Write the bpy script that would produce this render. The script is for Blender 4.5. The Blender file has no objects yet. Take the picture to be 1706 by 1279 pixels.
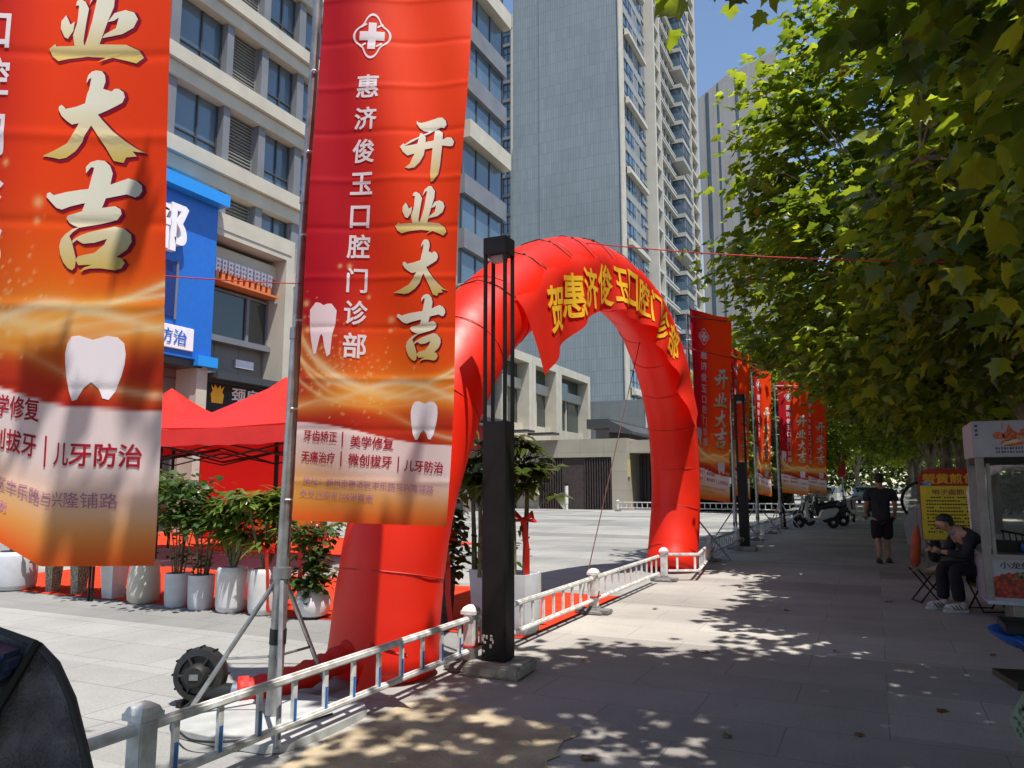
import bpy, bmesh, math, random
import numpy as np
from mathutils import Vector, Matrix, Euler
from mathutils.geometry import tessellate_polygon
R = math.radians
scene = bpy.context.scene
COL = scene.collection
# ------------------------------------------------------------------ camera
# world: +Y runs along the street, +X across it to the right, Z up, metres
cam_d = bpy.data.cameras.new("camera"); cam = bpy.data.objects.new("camera", cam_d); COL.objects.link(cam)
cam.location = (0, 0, 1.55)
cam.rotation_euler = (R(90 + 7.59), 0, R(25.4))
cam_d.sensor_width = 36; cam_d.lens = 36 * 1260 / 1706; cam_d.clip_start = 0.05; cam_d.clip_end = 2000
scene.camera = cam
# ------------------------------------------------------------------ light
SUN_EL, SUN_AZ = 69, 122          # azimuth clockwise from +Y
world = bpy.data.worlds.new("World"); scene.world = world; world.use_nodes = True
wn = world.node_tree.nodes; wl = world.node_tree.links
sky = wn.new("ShaderNodeTexSky"); sky.sky_type = 'NISHITA'; sky.sun_disc = False
sky.sun_elevation = R(SUN_EL); sky.sun_rotation = R(SUN_AZ); sky.air_density = 1.0; sky.dust_density = 0.3; sky.ozone_density = 1.2
bg = wn["Background"]; bg.inputs[1].default_value = 0.125
wl.new(sky.outputs[0], bg.inputs[0])
sun_d = bpy.data.lights.new("sun", 'SUN'); sun = bpy.data.objects.new("sun", sun_d); COL.objects.link(sun)
sun_d.energy = 5.0; sun_d.angle = R(0.53); sun_d.color = (1.0, 0.955, 0.88)
S = Vector((math.sin(R(SUN_AZ)) * math.cos(R(SUN_EL)), math.cos(R(SUN_AZ)) * math.cos(R(SUN_EL)), math.sin(R(SUN_EL))))
sun.rotation_euler = S.to_track_quat('Z', 'Y').to_euler(); sun.location = (0, 0, 60)
vs = scene.view_settings
vs.view_transform = 'Standard'; vs.look = 'None'; vs.exposure = 0.54; vs.gamma = 1.0; vs.use_curve_mapping = False
scene.cycles.max_bounces = 8; scene.cycles.transparent_max_bounces = 8

# ------------------------------------------------------------------ helpers
def tag(o, label=None, cat=None, group=None, kind=None):
    if label: o['label'] = label
    if cat: o['category'] = cat
    if group: o['group'] = group
    if kind: o['kind'] = kind
    return o
def thing(name, label, cat, loc=(0, 0, 0), rz=0.0, group=None):
    o = bpy.data.objects.new(name, None); COL.objects.link(o)
    o.location = loc; o.rotation_euler = (0, 0, rz); o.empty_display_size = .2
    return tag(o, label, cat, group)
def copy_tree(o, parent=None, loc=None, rz=None, label=None, scale=None):
    c = o.copy(); COL.objects.link(c)
    if parent is not None: c.parent = parent
    if loc is not None: c.location = loc
    if rz is not None: c.rotation_euler = (0, 0, rz)
    if scale is not None: c.scale = scale
    if label: c['label'] = label
    for ch in list(o.children): copy_tree(ch, c)
    return c

class MB:
    """collects faces, then links them as ONE mesh object"""
    def __init__(s): s.v = []; s.f = []; s.mi = []
    def add(s, vs, fs, m=0):
        b = len(s.v); s.v += [tuple(p) for p in vs]
        for f in fs: s.f.append([i + b for i in f]); s.mi.append(m)
        return s
    def box(s, c, d, rz=0.0, m=0, M=None):
        x, y, z = d[0] / 2, d[1] / 2, d[2] / 2
        vs = [Vector((a, b, e)) for e in (-z, z) for b in (-y, y) for a in (-x, x)]
        T = Matrix.Translation(c) @ (M if M is not None else Matrix.Rotation(rz, 4, 'Z'))
        return s.add([T @ p for p in vs], [(0, 2, 3, 1), (4, 5, 7, 6), (0, 1, 5, 4), (2, 6, 7, 3), (0, 4, 6, 2), (1, 3, 7, 5)], m)
    def b2(s, lo, hi, m=0):
        return s.box([(a + b) / 2 for a, b in zip(lo, hi)], [b - a for a, b in zip(lo, hi)], 0, m)
    def tube(s, path, r, n=8, m=0, cap=True):
        P = [Vector(p) for p in path]; rs = r if isinstance(r, (list, tuple)) else [r] * len(P)
        vs = []; up = None
        for i, p in enumerate(P):
            t = (P[min(i + 1, len(P) - 1)] - P[max(i - 1, 0)]).normalized()
            if up is None: up = Vector((0, 0, 1)) if abs(t.z) < .9 else Vector((1, 0, 0))
            a = t.cross(up).normalized(); b = a.cross(t).normalized(); up = b
            for k in range(n):
                th = 2 * math.pi * k / n
                vs.append(p + (a * math.cos(th) + b * math.sin(th)) * rs[i])
        fs = []
        for i in range(len(P) - 1):
            for k in range(n):
                k2 = (k + 1) % n
                fs.append((i * n + k, i * n + k2, (i + 1) * n + k2, (i + 1) * n + k))
        if cap: fs.append(tuple(range(n))[::-1]); fs.append(tuple((len(P) - 1) * n + k for k in range(n)))
        return s.add(vs, fs, m)
    def lathe(s, prof, c=(0, 0, 0), n=24, m=0, M=None, sq=None):
        T = Matrix.Translation(c) @ (M if M is not None else Matrix.Identity(4)); vs = []; fs = []
        for r, z in prof:
            for k in range(n):
                th = 2 * math.pi * (k + .5) / n
                q = 1.0
                if sq: q = min(1 / max(abs(math.cos(th)), 1e-6), 1 / max(abs(math.sin(th)), 1e-6)); q = 1 + (q - 1) * sq
                vs.append(T @ Vector((r * q * math.cos(th), r * q * math.sin(th), z)))
        L = len(prof)
        for i in range(L - 1):
            for k in range(n):
                k2 = (k + 1) % n; fs.append((i * n + k, i * n + k2, (i + 1) * n + k2, (i + 1) * n + k))
        fs.append(tuple(range(n))[::-1]); fs.append(tuple((L - 1) * n + k for k in range(n)))
        return s.add(vs, fs, m)
    def prism(s, pts, h0, h1, fn, m=0):
        """outline pts (2D) between heights h0,h1; fn(a,b,h)->xyz"""
        n = len(pts); vs = [fn(a, b, h0) for a, b in pts] + [fn(a, b, h1) for a, b in pts]
        tri = tessellate_polygon([[Vector((a, b, 0)) for a, b in pts]])
        fs = [t[::-1] for t in tri] + [tuple(i + n for i in t) for t in tri]
        fs += [(i, (i + 1) % n, (i + 1) % n + n, i + n) for i in range(n)]
        return s.add(vs, fs, m)
    def ball(s, c, r, n=12, m=0):
        rr = r if isinstance(r, (list, tuple)) else (r, r, r); vs = []; fs = []
        K = n // 2
        for i in range(1, K):
            a = math.pi * i / K
            for k in range(n):
                t = 2 * math.pi * k / n
                vs.append((c[0] + rr[0] * math.sin(a) * math.cos(t), c[1] + rr[1] * math.sin(a) * math.sin(t), c[2] + rr[2] * math.cos(a)))
        for i in range(K - 2):
            for k in range(n):
                k2 = (k + 1) % n; fs.append((i * n + k, (i + 1) * n + k, (i + 1) * n + k2, i * n + k2))
        b = len(vs); vs += [(c[0], c[1], c[2] + rr[2]), (c[0], c[1], c[2] - rr[2])]
        for k in range(n):
            k2 = (k + 1) % n; fs.append((b, k, k2)); fs.append((b + 1, (K - 2) * n + k2, (K - 2) * n + k))
        return s.add(vs, fs, m)
    def build(s, name, mat, parent=None, smooth=False, bevel=0.0, off=None, fix=True):
        me = bpy.data.meshes.new(name)
        V = s.v if off is None else [(p[0] - off[0], p[1] - off[1], p[2] - off[2]) for p in s.v]
        me.from_pydata(V, [], s.f)
        mats = mat if isinstance(mat, (list, tuple)) else [mat]
        for q in mats: me.materials.append(q)
        if len(mats) > 1: me.polygons.foreach_set('material_index', s.mi)
        bm = bmesh.new(); bm.from_mesh(me)
        if fix: bmesh.ops.recalc_face_normals(bm, faces=bm.faces)
        if bevel > 0:
            es = [e for e in bm.edges if len(e.link_faces) == 2 and e.calc_face_angle(0) > .6]
            try: bmesh.ops.bevel(bm, geom=es, offset=bevel, segments=2, affect='EDGES', clamp_overlap=True)
            except Exception: pass
        bm.to_mesh(me); bm.free()
        if smooth:
            me.polygons.foreach_set('use_smooth', [True] * len(me.polygons))
            if smooth == 'auto':
                me.set_sharp_from_angle(angle=R(40))
        o = bpy.data.objects.new(name, me); COL.objects.link(o)
        if parent is not None: o.parent = parent
        return o
def wpart(mb, name, mat, parent, **k):
    """mesh drawn in world coordinates, hung under an unrotated thing"""
    p = parent; off = Vector((0, 0, 0))
    while p is not None: off += Vector(p.location); p = p.parent
    return mb.build(name, mat, parent, off=off, **k)

# ------------------------------------------------------------------ materials
def nodes(name):
    m = bpy.data.materials.new(name); m.use_nodes = True
    return m, m.node_tree.nodes, m.node_tree.links, m.node_tree.nodes["Principled BSDF"]
def mat(name, col, rough=.6, metal=0.0, var=.12, scale=6.0, bump=0.0, bscale=None, spec=.5, trans=0.0, coat=0.0, tcol=None, dirt=None):
    m, N, L, p = nodes(name)
    p.inputs['Roughness'].default_value = rough; p.inputs['Metallic'].default_value = metal
    p.inputs['Specular IOR Level'].default_value = spec
    if coat: p.inputs['Coat Weight'].default_value = coat; p.inputs['Coat Roughness'].default_value = .1
    tc = N.new("ShaderNodeTexCoord")
    nz = N.new("ShaderNodeTexNoise"); nz.inputs['Scale'].default_value = scale; nz.inputs['Detail'].default_value = 5
    L.new(tc.outputs['Object'], nz.inputs['Vector'])
    mx = N.new("ShaderNodeMix"); mx.data_type = 'RGBA'
    c = Vector(col[:3])
    d = [max(0, x * (1 - var * 1.6)) for x in c] if dirt is None else list(dirt)
    mx.inputs[6].default_value = (*d, 1); mx.inputs[7].default_value = (*[min(1, x * (1 + var)) for x in c], 1)
    rp = N.new("ShaderNodeMapRange"); rp.inputs[1].default_value = .3; rp.inputs[2].default_value = .7
    L.new(nz.outputs[0], rp.inputs[0]); L.new(rp.outputs[0], mx.inputs[0]); L.new(mx.outputs[2], p.inputs['Base Color'])
    if bump:
        n2 = N.new("ShaderNodeTexNoise"); n2.inputs['Scale'].default_value = bscale or scale * 6; n2.inputs['Detail'].default_value = 4
        L.new(tc.outputs['Object'], n2.inputs['Vector'])
        b = N.new("ShaderNodeBump"); b.inputs['Strength'].default_value = bump; b.inputs['Distance'].default_value = .02
        L.new(n2.outputs[0], b.inputs['Height']); L.new(b.outputs[0], p.inputs['Normal'])
    if trans:
        t = N.new("ShaderNodeBsdfTranslucent"); ms = N.new("ShaderNodeMixShader"); ms.inputs[0].default_value = trans
        t.inputs[0].default_value = (*(tcol or col), 1)
        L.new(p.outputs[0], ms.inputs[1]); L.new(t.outputs[0], ms.inputs[2])
        L.new(ms.outputs[0], N["Material Output"].inputs[0])
    return m
def attr_mat(name, rough=.6, trans=0.0, spec=.18, bump=0.0, bscale=60, attr='print'):
    m, N, L, p = nodes(name)
    a = N.new("ShaderNodeAttribute"); a.attribute_name = attr
    L.new(a.outputs[0], p.inputs['Base Color']); p.inputs['Roughness'].default_value = rough; p.inputs['Specular IOR Level'].default_value = spec
    if bump:
        tc = N.new("ShaderNodeTexCoord"); n2 = N.new("ShaderNodeTexNoise"); n2.inputs['Scale'].default_value = bscale
        L.new(tc.outputs['Object'], n2.inputs['Vector']); b = N.new("ShaderNodeBump"); b.inputs['Strength'].default_value = bump; b.inputs['Distance'].default_value = .02
        L.new(n2.outputs[0], b.inputs['Height']); L.new(b.outputs[0], p.inputs['Normal'])
    if trans:
        t = N.new("ShaderNodeBsdfTranslucent"); ms = N.new("ShaderNodeMixShader"); ms.inputs[0].default_value = trans
        L.new(a.outputs[0], t.inputs[0]); L.new(p.outputs[0], ms.inputs[1]); L.new(t.outputs[0], ms.inputs[2])
        L.new(ms.outputs[0], N["Material Output"].inputs[0])
    return m
def set_attr(me, cols, name='print'):
    a = me.color_attributes.new(name, 'FLOAT_COLOR', 'POINT')
    c = np.ones((len(me.vertices), 4), dtype=np.float32); c[:, :3] = cols
    a.data.foreach_set('color', c.ravel())
def glass_mat(name, col, rough=.06, spec=.9, var=.4, scale=.4):
    """window glass over a dark room: curtains and dim interior read as slow colour patches"""
    m, N, L, p = nodes(name)
    p.inputs['Roughness'].default_value = rough; p.inputs['Specular IOR Level'].default_value = spec; p.inputs['IOR'].default_value = 1.65
    tc = N.new("ShaderNodeTexCoord"); g = N.new("ShaderNodeNewGeometry")
    nz = N.new("ShaderNodeTexNoise"); nz.inputs['Scale'].default_value = scale; L.new(g.outputs['Position'], nz.inputs['Vector'])
    mx = N.new("ShaderNodeMix"); mx.data_type = 'RGBA'
    mx.inputs[6].default_value = (*[x * (1 - var) for x in col], 1); mx.inputs[7].default_value = (*[x * (1 + var) for x in col], 1)
    L.new(nz.outputs[0], mx.inputs[0]); L.new(mx.outputs[2], p.inputs['Base Color'])
    n2 = N.new("ShaderNodeTexNoise"); n2.inputs['Scale'].default_value = .9; L.new(g.outputs['Position'], n2.inputs['Vector'])
    b = N.new("ShaderNodeBump"); b.inputs['Strength'].default_value = .08; b.inputs['Distance'].default_value = .05
    L.new(n2.outputs[0], b.inputs['Height']); L.new(b.outputs[0], p.inputs['Normal'])
    return m
def tile_mat(name, col, line, w, h, axes='XZ', rough=.45, mort=.012, var=.06, scale=.5, streak=0.0):
    """stone cladding laid in a grid of joints"""
    m, N, L, p = nodes(name)
    p.inputs['Roughness'].default_value = rough
    g = N.new("ShaderNodeTexCoord"); sp = N.new("ShaderNodeSeparateXYZ"); L.new(g.outputs['Object'], sp.inputs[0])
    cb = N.new("ShaderNodeCombineXYZ"); L.new(sp.outputs['XYZ'.index(axes[0])], cb.inputs[0]); L.new(sp.outputs['XYZ'.index(axes[1])], cb.inputs[1])
    br = N.new("ShaderNodeTexBrick"); br.offset = 0.0; br.inputs['Scale'].default_value = 1
    br.inputs['Brick Width'].default_value = w; br.inputs['Row Height'].default_value = h; br.inputs['Mortar Size'].default_value = mort
    br.inputs['Color1'].default_value = (*[c * (1 - var) for c in col], 1); br.inputs['Color2'].default_value = (*[c * (1 + var) for c in col], 1)
    br.inputs['Mortar'].default_value = (*line, 1)
    L.new(cb.outputs[0], br.inputs['Vector'])
    nz = N.new("ShaderNodeTexNoise"); nz.inputs['Scale'].default_value = scale; nz.inputs['Detail'].default_value = 6; L.new(g.outputs['Object'], nz.inputs['Vector'])
    rp = N.new("ShaderNodeMapRange"); rp.inputs[1].default_value = .25; rp.inputs[2].default_value = .75; rp.inputs[3].default_value = .82; rp.inputs[4].default_value = 1.12
    L.new(nz.outputs[0], rp.inputs[0])
    mx = N.new("ShaderNodeMix"); mx.data_type = 'RGBA'; mx.blend_type = 'MULTIPLY'; mx.inputs[0].default_value = 1
    L.new(br.outputs[0], mx.inputs[6]); L.new(rp.outputs[0], mx.inputs[7]); out = mx.outputs[2]
    if streak:                                       # rain streaks run down the cladding
        mp = N.new("ShaderNodeMapping"); mp.inputs['Scale'].default_value = (1.1, 1.1, .035); L.new(g.outputs['Object'], mp.inputs[0])
        ns = N.new("ShaderNodeTexNoise"); ns.inputs['Scale'].default_value = 1; ns.inputs['Detail'].default_value = 5; L.new(mp.outputs[0], ns.inputs['Vector'])
        rs_ = N.new("ShaderNodeMapRange"); rs_.inputs[1].default_value = .35; rs_.inputs[2].default_value = .65; rs_.inputs[3].default_value = 1 - streak; rs_.inputs[4].default_value = 1 + streak * .4; L.new(ns.outputs[0], rs_.inputs[0])
        m2 = N.new("ShaderNodeMix"); m2.data_type = 'RGBA'; m2.blend_type = 'MULTIPLY'; m2.inputs[0].default_value = 1; L.new(out, m2.inputs[6]); L.new(rs_.outputs[0], m2.inputs[7]); out = m2.outputs[2]
    L.new(out, p.inputs['Base Color'])
    return m

M = {}
M['white_plastic'] = mat('white plastic', (.78, .78, .77), .4, var=.05, scale=11, dirt=(.44, .42, .385), bump=.05, bscale=30)
M['blue_strip'] = mat('blue reflective strip', (.03, .16, .48), .3)
M['rubber'] = mat('grey rubber foot', (.17, .165, .16), .8, bump=.2, scale=12)
M['black_metal'] = mat('black painted steel', (.010, .009, .009), .5, var=.4, scale=3, bump=.05, bscale=8, spec=.3)
M['grey_metal'] = mat('dull steel tube', (.36, .36, .36), .35, metal=.75, var=.2, scale=10)
M['plate_metal'] = mat('grey painted base plate', (.42, .43, .42), .5, var=.15, scale=5)
M['concrete'] = mat('concrete block', (.33, .31, .27), .9, var=.25, scale=8, bump=.5, bscale=60)
M['cream'] = mat('cream stone trim', (.48, .44, .36), .6, var=.07, scale=1.2, bump=.05)
M['grey_panel'] = mat('grey metal pier', (.17, .175, .19), .5, var=.1, scale=.8)
M['dark_frame'] = mat('dark window frame', (.05, .053, .06), .4, var=.1)
M['glass'] = glass_mat('window glass', (.075, .12, .17))
M['glass_pale'] = glass_mat('window glass pale', (.08, .125, .17), spec=1.0)
M['glass_dark'] = glass_mat('shop glass', (.03, .045, .04), spec=.6)
M['louvre'] = mat('grey louvre', (.2, .205, .2), .5, var=.1)
M['black'] = mat('matt black', (.012, .012, .012), .6, var=.3)
M['dark_stone'] = tile_mat('dark shopfront stone', (.2, .18, .16), (.09, .085, .08), 1.2, 2.6, 'YZ', mort=.02)
M['red_fabric'] = mat('red nylon', (.74, .022, .008), .55, var=.08, scale=1.5, bump=.12, bscale=7, trans=.3, tcol=(.85, .03, .01))
M['tent_fabric'] = mat('red tent canvas', (.70, .025, .017), .45, var=.12, scale=1.5, bump=.5, bscale=3.5, trans=.18, tcol=(.8, .03, .02))
M['red_carpet'] = mat('red carpet', (.62, .05, .018), .95, var=.15, scale=4, bump=.6, bscale=120, spec=.1)
M['yellow'] = mat('yellow print', (.85, .48, .02), .6, var=.05)
M['white_print'] = mat('white print', (.82, .8, .84), .6, var=.04)
M['lilac_print'] = mat('pale lilac print', (.62, .45, .52), .6, var=.04)
M['red_print'] = mat('dark red print', (.42, .015, .03), .6, var=.05)
M['cord_red'] = mat('red cord', (.45, .03, .03), .8)
M['cord_dark'] = mat('dark cord', (.08, .03, .02), .8)
M['soil'] = mat('potting soil', (.04, .028, .02), .95, var=.4, scale=30, bump=.8)
M['bark'] = mat('plane tree bark', (.2, .17, .125), .85, var=.4, scale=5, bump=.4, bscale=14, dirt=(.1, .085, .06))
M['stem'] = mat('green brown stem', (.14, .13, .07), .8, var=.3, scale=15)
M['pot_white'] = mat('white glazed pot', (.64, .64, .65), .22, var=.07, scale=3, dirt=(.48, .46, .43), coat=.4)
M['pot_matt'] = mat('white fibre clay pot', (.52, .53, .56), .5, var=.1, scale=4)
M['pot_beige'] = mat('beige pot', (.5, .46, .38), .5, var=.08)
M['pot_stone'] = mat('speckled stone pot', (.3, .27, .2), .8, var=.6, scale=45, bump=.6, bscale=60)
M['pot_dark'] = mat('dark stone pot', (.07, .055, .045), .8, var=.6, scale=45, bump=.5)
M['sign_blue'] = mat('blue sign panel', (.015, .14, .55), .4, var=.05)
M['sign_navy'] = mat('navy sign panel', (.01, .03, .17), .4)
M['sign_orange'] = mat('orange sign panel', (.62, .17, .045), .45, var=.05)
M['skin'] = mat('skin', (.42, .23, .15), .5, var=.08)
M['hair'] = mat('black hair', (.012, .01, .009), .5, bump=.5, bscale=80)
M['tyre'] = mat('tyre rubber', (.018, .018, .018), .75)
M['chrome'] = mat('worn chrome', (.6, .6, .6), .25, metal=.9)

def embolden(V, Fc, d):
    """widen glyph strokes by a mitred rim along their outline"""
    key = {}; idx = []; P = []
    for a, b in V:
        k = (round(a, 5), round(b, 5))
        if k not in key: key[k] = len(P); P.append((a, b))
        idx.append(key[k])
    T = []
    for f in Fc:
        g = [idx[i] for i in f]
        if len(set(g)) < 3: continue
        ar = sum(P[g[i]][0] * P[g[(i + 1) % len(g)]][1] - P[g[(i + 1) % len(g)]][0] * P[g[i]][1] for i in range(len(g)))
        if abs(ar) > 1e-9: T.append(g if ar > 0 else g[::-1])
    E = set((g[i], g[(i + 1) % len(g)]) for g in T for i in range(len(g)))
    bd = [(a, b) for a, b in E if (b, a) not in E]; nrm = {}
    for a, b in bd:
        t = (Vector(P[b]) - Vector(P[a])).normalized(); n = Vector((t.y, -t.x))
        for q in (a, b): nrm.setdefault(q, []).append(n)
    out = {}
    for q, ns in nrm.items():
        m = sum(ns, Vector((0, 0)))
        m = m.normalized() if m.length > .2 else ns[0]
        out[q] = len(P); k = d / max(.6, m.dot(ns[0])); P.append((P[q][0] + m.x * k, P[q][1] + m.y * k))
    return P, [tuple(g) for g in T] + [(b, a, out[a], out[b]) for a, b in bd]
_txt = {}
def text2d(s, size=1.0, bold=.012):
    """glyph outlines of a string as flat triangles, centred on the origin, em = size"""
    k = (s, bold)
    if k not in _txt:
        cu = bpy.data.curves.new('t', 'FONT'); cu.body = s; cu.size = 1; cu.align_x = 'CENTER'; cu.align_y = 'CENTER'
        cu.resolution_u = 3; cu.fill_mode = 'BOTH'
        ob = bpy.data.objects.new('t', cu); COL.objects.link(ob)
        dg = bpy.context.evaluated_depsgraph_get(); dg.update()
        me = bpy.data.meshes.new_from_object(ob.evaluated_get(dg))
        V = [(v.co.x, v.co.y) for v in me.vertices]; Fc = [tuple(p.vertices) for p in me.polygons]
        if bold: V, Fc = embolden(V, Fc, bold)
        xs = [a for a, b in V]; ys = [b for a, b in V]
        cx, cy = (min(xs) + max(xs)) / 2, (min(ys) + max(ys)) / 2
        _txt[k] = ([(a - cx, b - cy) for a, b in V], Fc, max(xs) - min(xs), max(ys) - min(ys))
        bpy.data.objects.remove(ob); bpy.data.curves.remove(cu); bpy.data.meshes.remove(me)
    V, Fc, w, h = _txt[k]
    return [(a * size, b * size) for a, b in V], Fc, w * size, h * size
def put_text(mb, s, size, fn, bold=.012, fit=None, m=0):
    """fn(a,b) -> xyz; fit=(w,h) stretches the string into a rectangle"""
    V, Fc, w, h = text2d(s, size, bold)
    if fit:
        sx, sy = fit[0] / w if fit[0] else 1, fit[1] / h if fit[1] else 1
        if not fit[1]: sy = sx
        if not fit[0]: sx = sy
        V = [(a * sx, b * sy) for a, b in V]
    mb.add([fn(a, b) for a, b in V], Fc, m)
def poly2d(pts):
    return pts, [tuple(t) for t in tessellate_polygon([[Vector((a, b, 0)) for a, b in pts]])]
# ------------------------------------------------------------------ ground
def pave_mat(name, ca, cb, bw, bh, off, tile, rough=.75, joint=(.12, .115, .11), stain=.35, axes='XY', bias=.5):
    m, N, L, p = nodes(name)
    tc = N.new("ShaderNodeTexCoord"); sp = N.new("ShaderNodeSeparateXYZ"); L.new(tc.outputs['Object'], sp.inputs[0])
    cmb = N.new("ShaderNodeCombineXYZ"); L.new(sp.outputs['XYZ'.index(axes[0])], cmb.inputs[0]); L.new(sp.outputs['XYZ'.index(axes[1])], cmb.inputs[1])
    def brick(w, h, ms, c1, c2, mo, o):
        b = N.new("ShaderNodeTexBrick"); b.offset = o; b.inputs['Scale'].default_value = 1; b.inputs['Brick Width'].default_value = w
        b.inputs['Row Height'].default_value = h; b.inputs['Mortar Size'].default_value = ms; b.inputs['Bias'].default_value = 0
        b.inputs['Color1'].default_value = (*c1, 1); b.inputs['Color2'].default_value = (*c2, 1); b.inputs['Mortar'].default_value = (*mo, 1)
        L.new(cmb.outputs[0], b.inputs['Vector']); return b
    b1 = brick(bw, bh, 0, ca, cb, ca, off)
    w = (1, 1, 1); jj = [j / max(c, .01) for j, c in zip(joint, ca)]
    b2 = brick(tile[0], tile[1], .004, (.95, .95, .95), (1.04, 1.04, 1.04), jj, .5)
    n1 = N.new("ShaderNodeTexNoise"); n1.inputs['Scale'].default_value = .45; n1.inputs['Detail'].default_value = 8; n1.inputs['Roughness'].default_value = .65; L.new(tc.outputs['Object'], n1.inputs['Vector'])
    r1 = N.new("ShaderNodeMapRange"); r1.inputs[1].default_value = .3; r1.inputs[2].default_value = .72; r1.inputs[3].default_value = 1 - stain; r1.inputs[4].default_value = 1.08; L.new(n1.outputs[0], r1.inputs[0])
    n3 = N.new("ShaderNodeTexNoise"); n3.inputs['Scale'].default_value = 55; n3.inputs['Detail'].default_value = 3; L.new(tc.outputs['Object'], n3.inputs['Vector'])
    r3 = N.new("ShaderNodeMapRange"); r3.inputs[1].default_value = .25; r3.inputs[2].default_value = .75; r3.inputs[3].default_value = .86; r3.inputs[4].default_value = 1.1; L.new(n3.outputs[0], r3.inputs[0])
    # small dark gum spots and litter marks
    vo = N.new("ShaderNodeTexVoronoi"); vo.inputs['Scale'].default_value = 1.6; L.new(tc.outputs['Object'], vo.inputs['Vector'])
    r4 = N.new("ShaderNodeMapRange"); r4.inputs[1].default_value = .012; r4.inputs[2].default_value = .03; r4.inputs[3].default_value = .55; r4.inputs[4].default_value = 1; L.new(vo.outputs['Distance'], r4.inputs[0])
    cur = b1.outputs[0]
    for s in (b2.outputs[0], r1.outputs[0], r3.outputs[0], r4.outputs[0]):
        mx = N.new("ShaderNodeMix"); mx.data_type = 'RGBA'; mx.blend_type = 'MULTIPLY'; mx.inputs[0].default_value = 1
        L.new(cur, mx.inputs[6]); L.new(s, mx.inputs[7]); cur = mx.outputs[2]
    L.new(cur, p.inputs['Base Color']); p.inputs['Roughness'].default_value = rough; p.inputs['Specular IOR Level'].default_value = .3
    bp = N.new("ShaderNodeBump"); bp.inputs['Strength'].default_value = .25; bp.inputs['Distance'].default_value = .01
    L.new(n3.outputs[0], bp.inputs['Height']); L.new(bp.outputs[0], p.inputs['Normal'])
    return m
M['plaza'] = pave_mat('plaza paving', (.365, .36, .34), (.22, .218, .212), 7.5, 1.55, .37, (.9, .6), stain=.3, joint=(.17, .165, .16))
M['walk'] = pave_mat('sidewalk paving', (.45, .425, .385), (.30, .275, .255), 12.0, 1.1, .23, (1.2, .6), stain=.3, joint=(.27, .26, .245))
M['ground'] = mat('far ground', (.2, .19, .17), .9, var=.3, scale=.05)
def sheet(name, x0, x1, y0, y1, z, m, nx=1, ny=1):
    mb = MB()
    vs = [(x0 + (x1 - x0) * i / nx, y0 + (y1 - y0) * j / ny, z) for j in range(ny + 1) for i in range(nx + 1)]
    mb.add(vs, [(j * (nx + 1) + i, j * (nx + 1) + i + 1, (j + 1) * (nx + 1) + i + 1, (j + 1) * (nx + 1) + i) for j in range(ny) for i in range(nx)])
    return tag(mb.build(name, m), kind='structure')
sheet('ground', -900, 900, -300, 1500, -.012, M['ground'])
sheet('plaza', -70, -3.22, -12, 80, -.004, M['plaza'])
sheet('sidewalk', -3.22, 7.5, -12, 160, 0.0, M['walk'])
# the dusty patch of bare earth by the lamp
def sand_mat():
    m, N, L, p = nodes('dry sandy earth')
    tc = N.new("ShaderNodeTexCoord"); n = N.new("ShaderNodeTexNoise"); n.inputs['Scale'].default_value = 3; n.inputs['Detail'].default_value = 9; L.new(tc.outputs['Object'], n.inputs['Vector'])
    r = N.new("ShaderNodeValToRGB"); r.color_ramp.elements[0].color = (.26, .2, .13, 1); r.color_ramp.elements[1].color = (.5, .41, .28, 1); r.color_ramp.elements[0].position = .3; r.color_ramp.elements[1].position = .7
    L.new(n.outputs[0], r.inputs[0]); L.new(r.outputs[0], p.inputs['Base Color']); p.inputs['Roughness'].default_value = .95
    n2 = N.new("ShaderNodeTexNoise"); n2.inputs['Scale'].default_value = 40; n2.inputs['Detail'].default_value = 6; L.new(tc.outputs['Object'], n2.inputs['Vector'])
    b = N.new("ShaderNodeBump"); b.inputs['Strength'].default_value = .6; b.inputs['Distance'].default_value = .02; L.new(n2.outputs[0], b.inputs['Height']); L.new(b.outputs[0], p.inputs['Normal'])
    return m
M['sand'] = sand_mat()
rng = random.Random(4)
mb = MB(); pts = []
for a, b in ((-3.0, 2.6), (-2.0, 2.5), (-1.75, 2.9), (-1.78, 3.5), (-1.72, 4.1), (-1.8, 4.75), (-2.4, 4.86), (-2.95, 5.05), (-3.1, 4.8), (-3.12, 4.0), (-3.06, 3.2)):
    pts.append(Vector((a, b)))
pts = [q for i in range(len(pts)) for q in [pts[i].lerp(pts[(i + 1) % len(pts)], k / 8) + Vector((rng.uniform(-.035, .035), rng.uniform(-.035, .035))) for k in range(8)]]
mb.add([(a, b, .005) for a, b in pts], [tuple(range(len(pts)))])
tag(mb.build('bare_earth', M['sand']), kind='structure')
# red carpets on the plaza
def carpet(x0, x1, y0, y1, label):
    mb = MB(); r = random.Random(int(y0 * 10)); n = 40; vs = []
    for j in range(2):
        for i in range(n + 1):
            vs.append((x0 + (x1 - x0) * i / n, (y0, y1)[j] + r.uniform(-.04, .04), .002 + r.random() * .004))
    mb.add(vs, [(i, i + 1, n + 2 + i, n + 1 + i) for i in range(n)])
    tag(mb.build('red_carpet', M['red_carpet']), label, 'carpet')
carpet(-13.5, -3.3, 7.22, 10.5, 'red carpet laid on the plaza under the row of potted plants')
carpet(-21.3, -9.6, 13.6, 18.4, 'red carpet running from the red canopy to the shop front')

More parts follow.
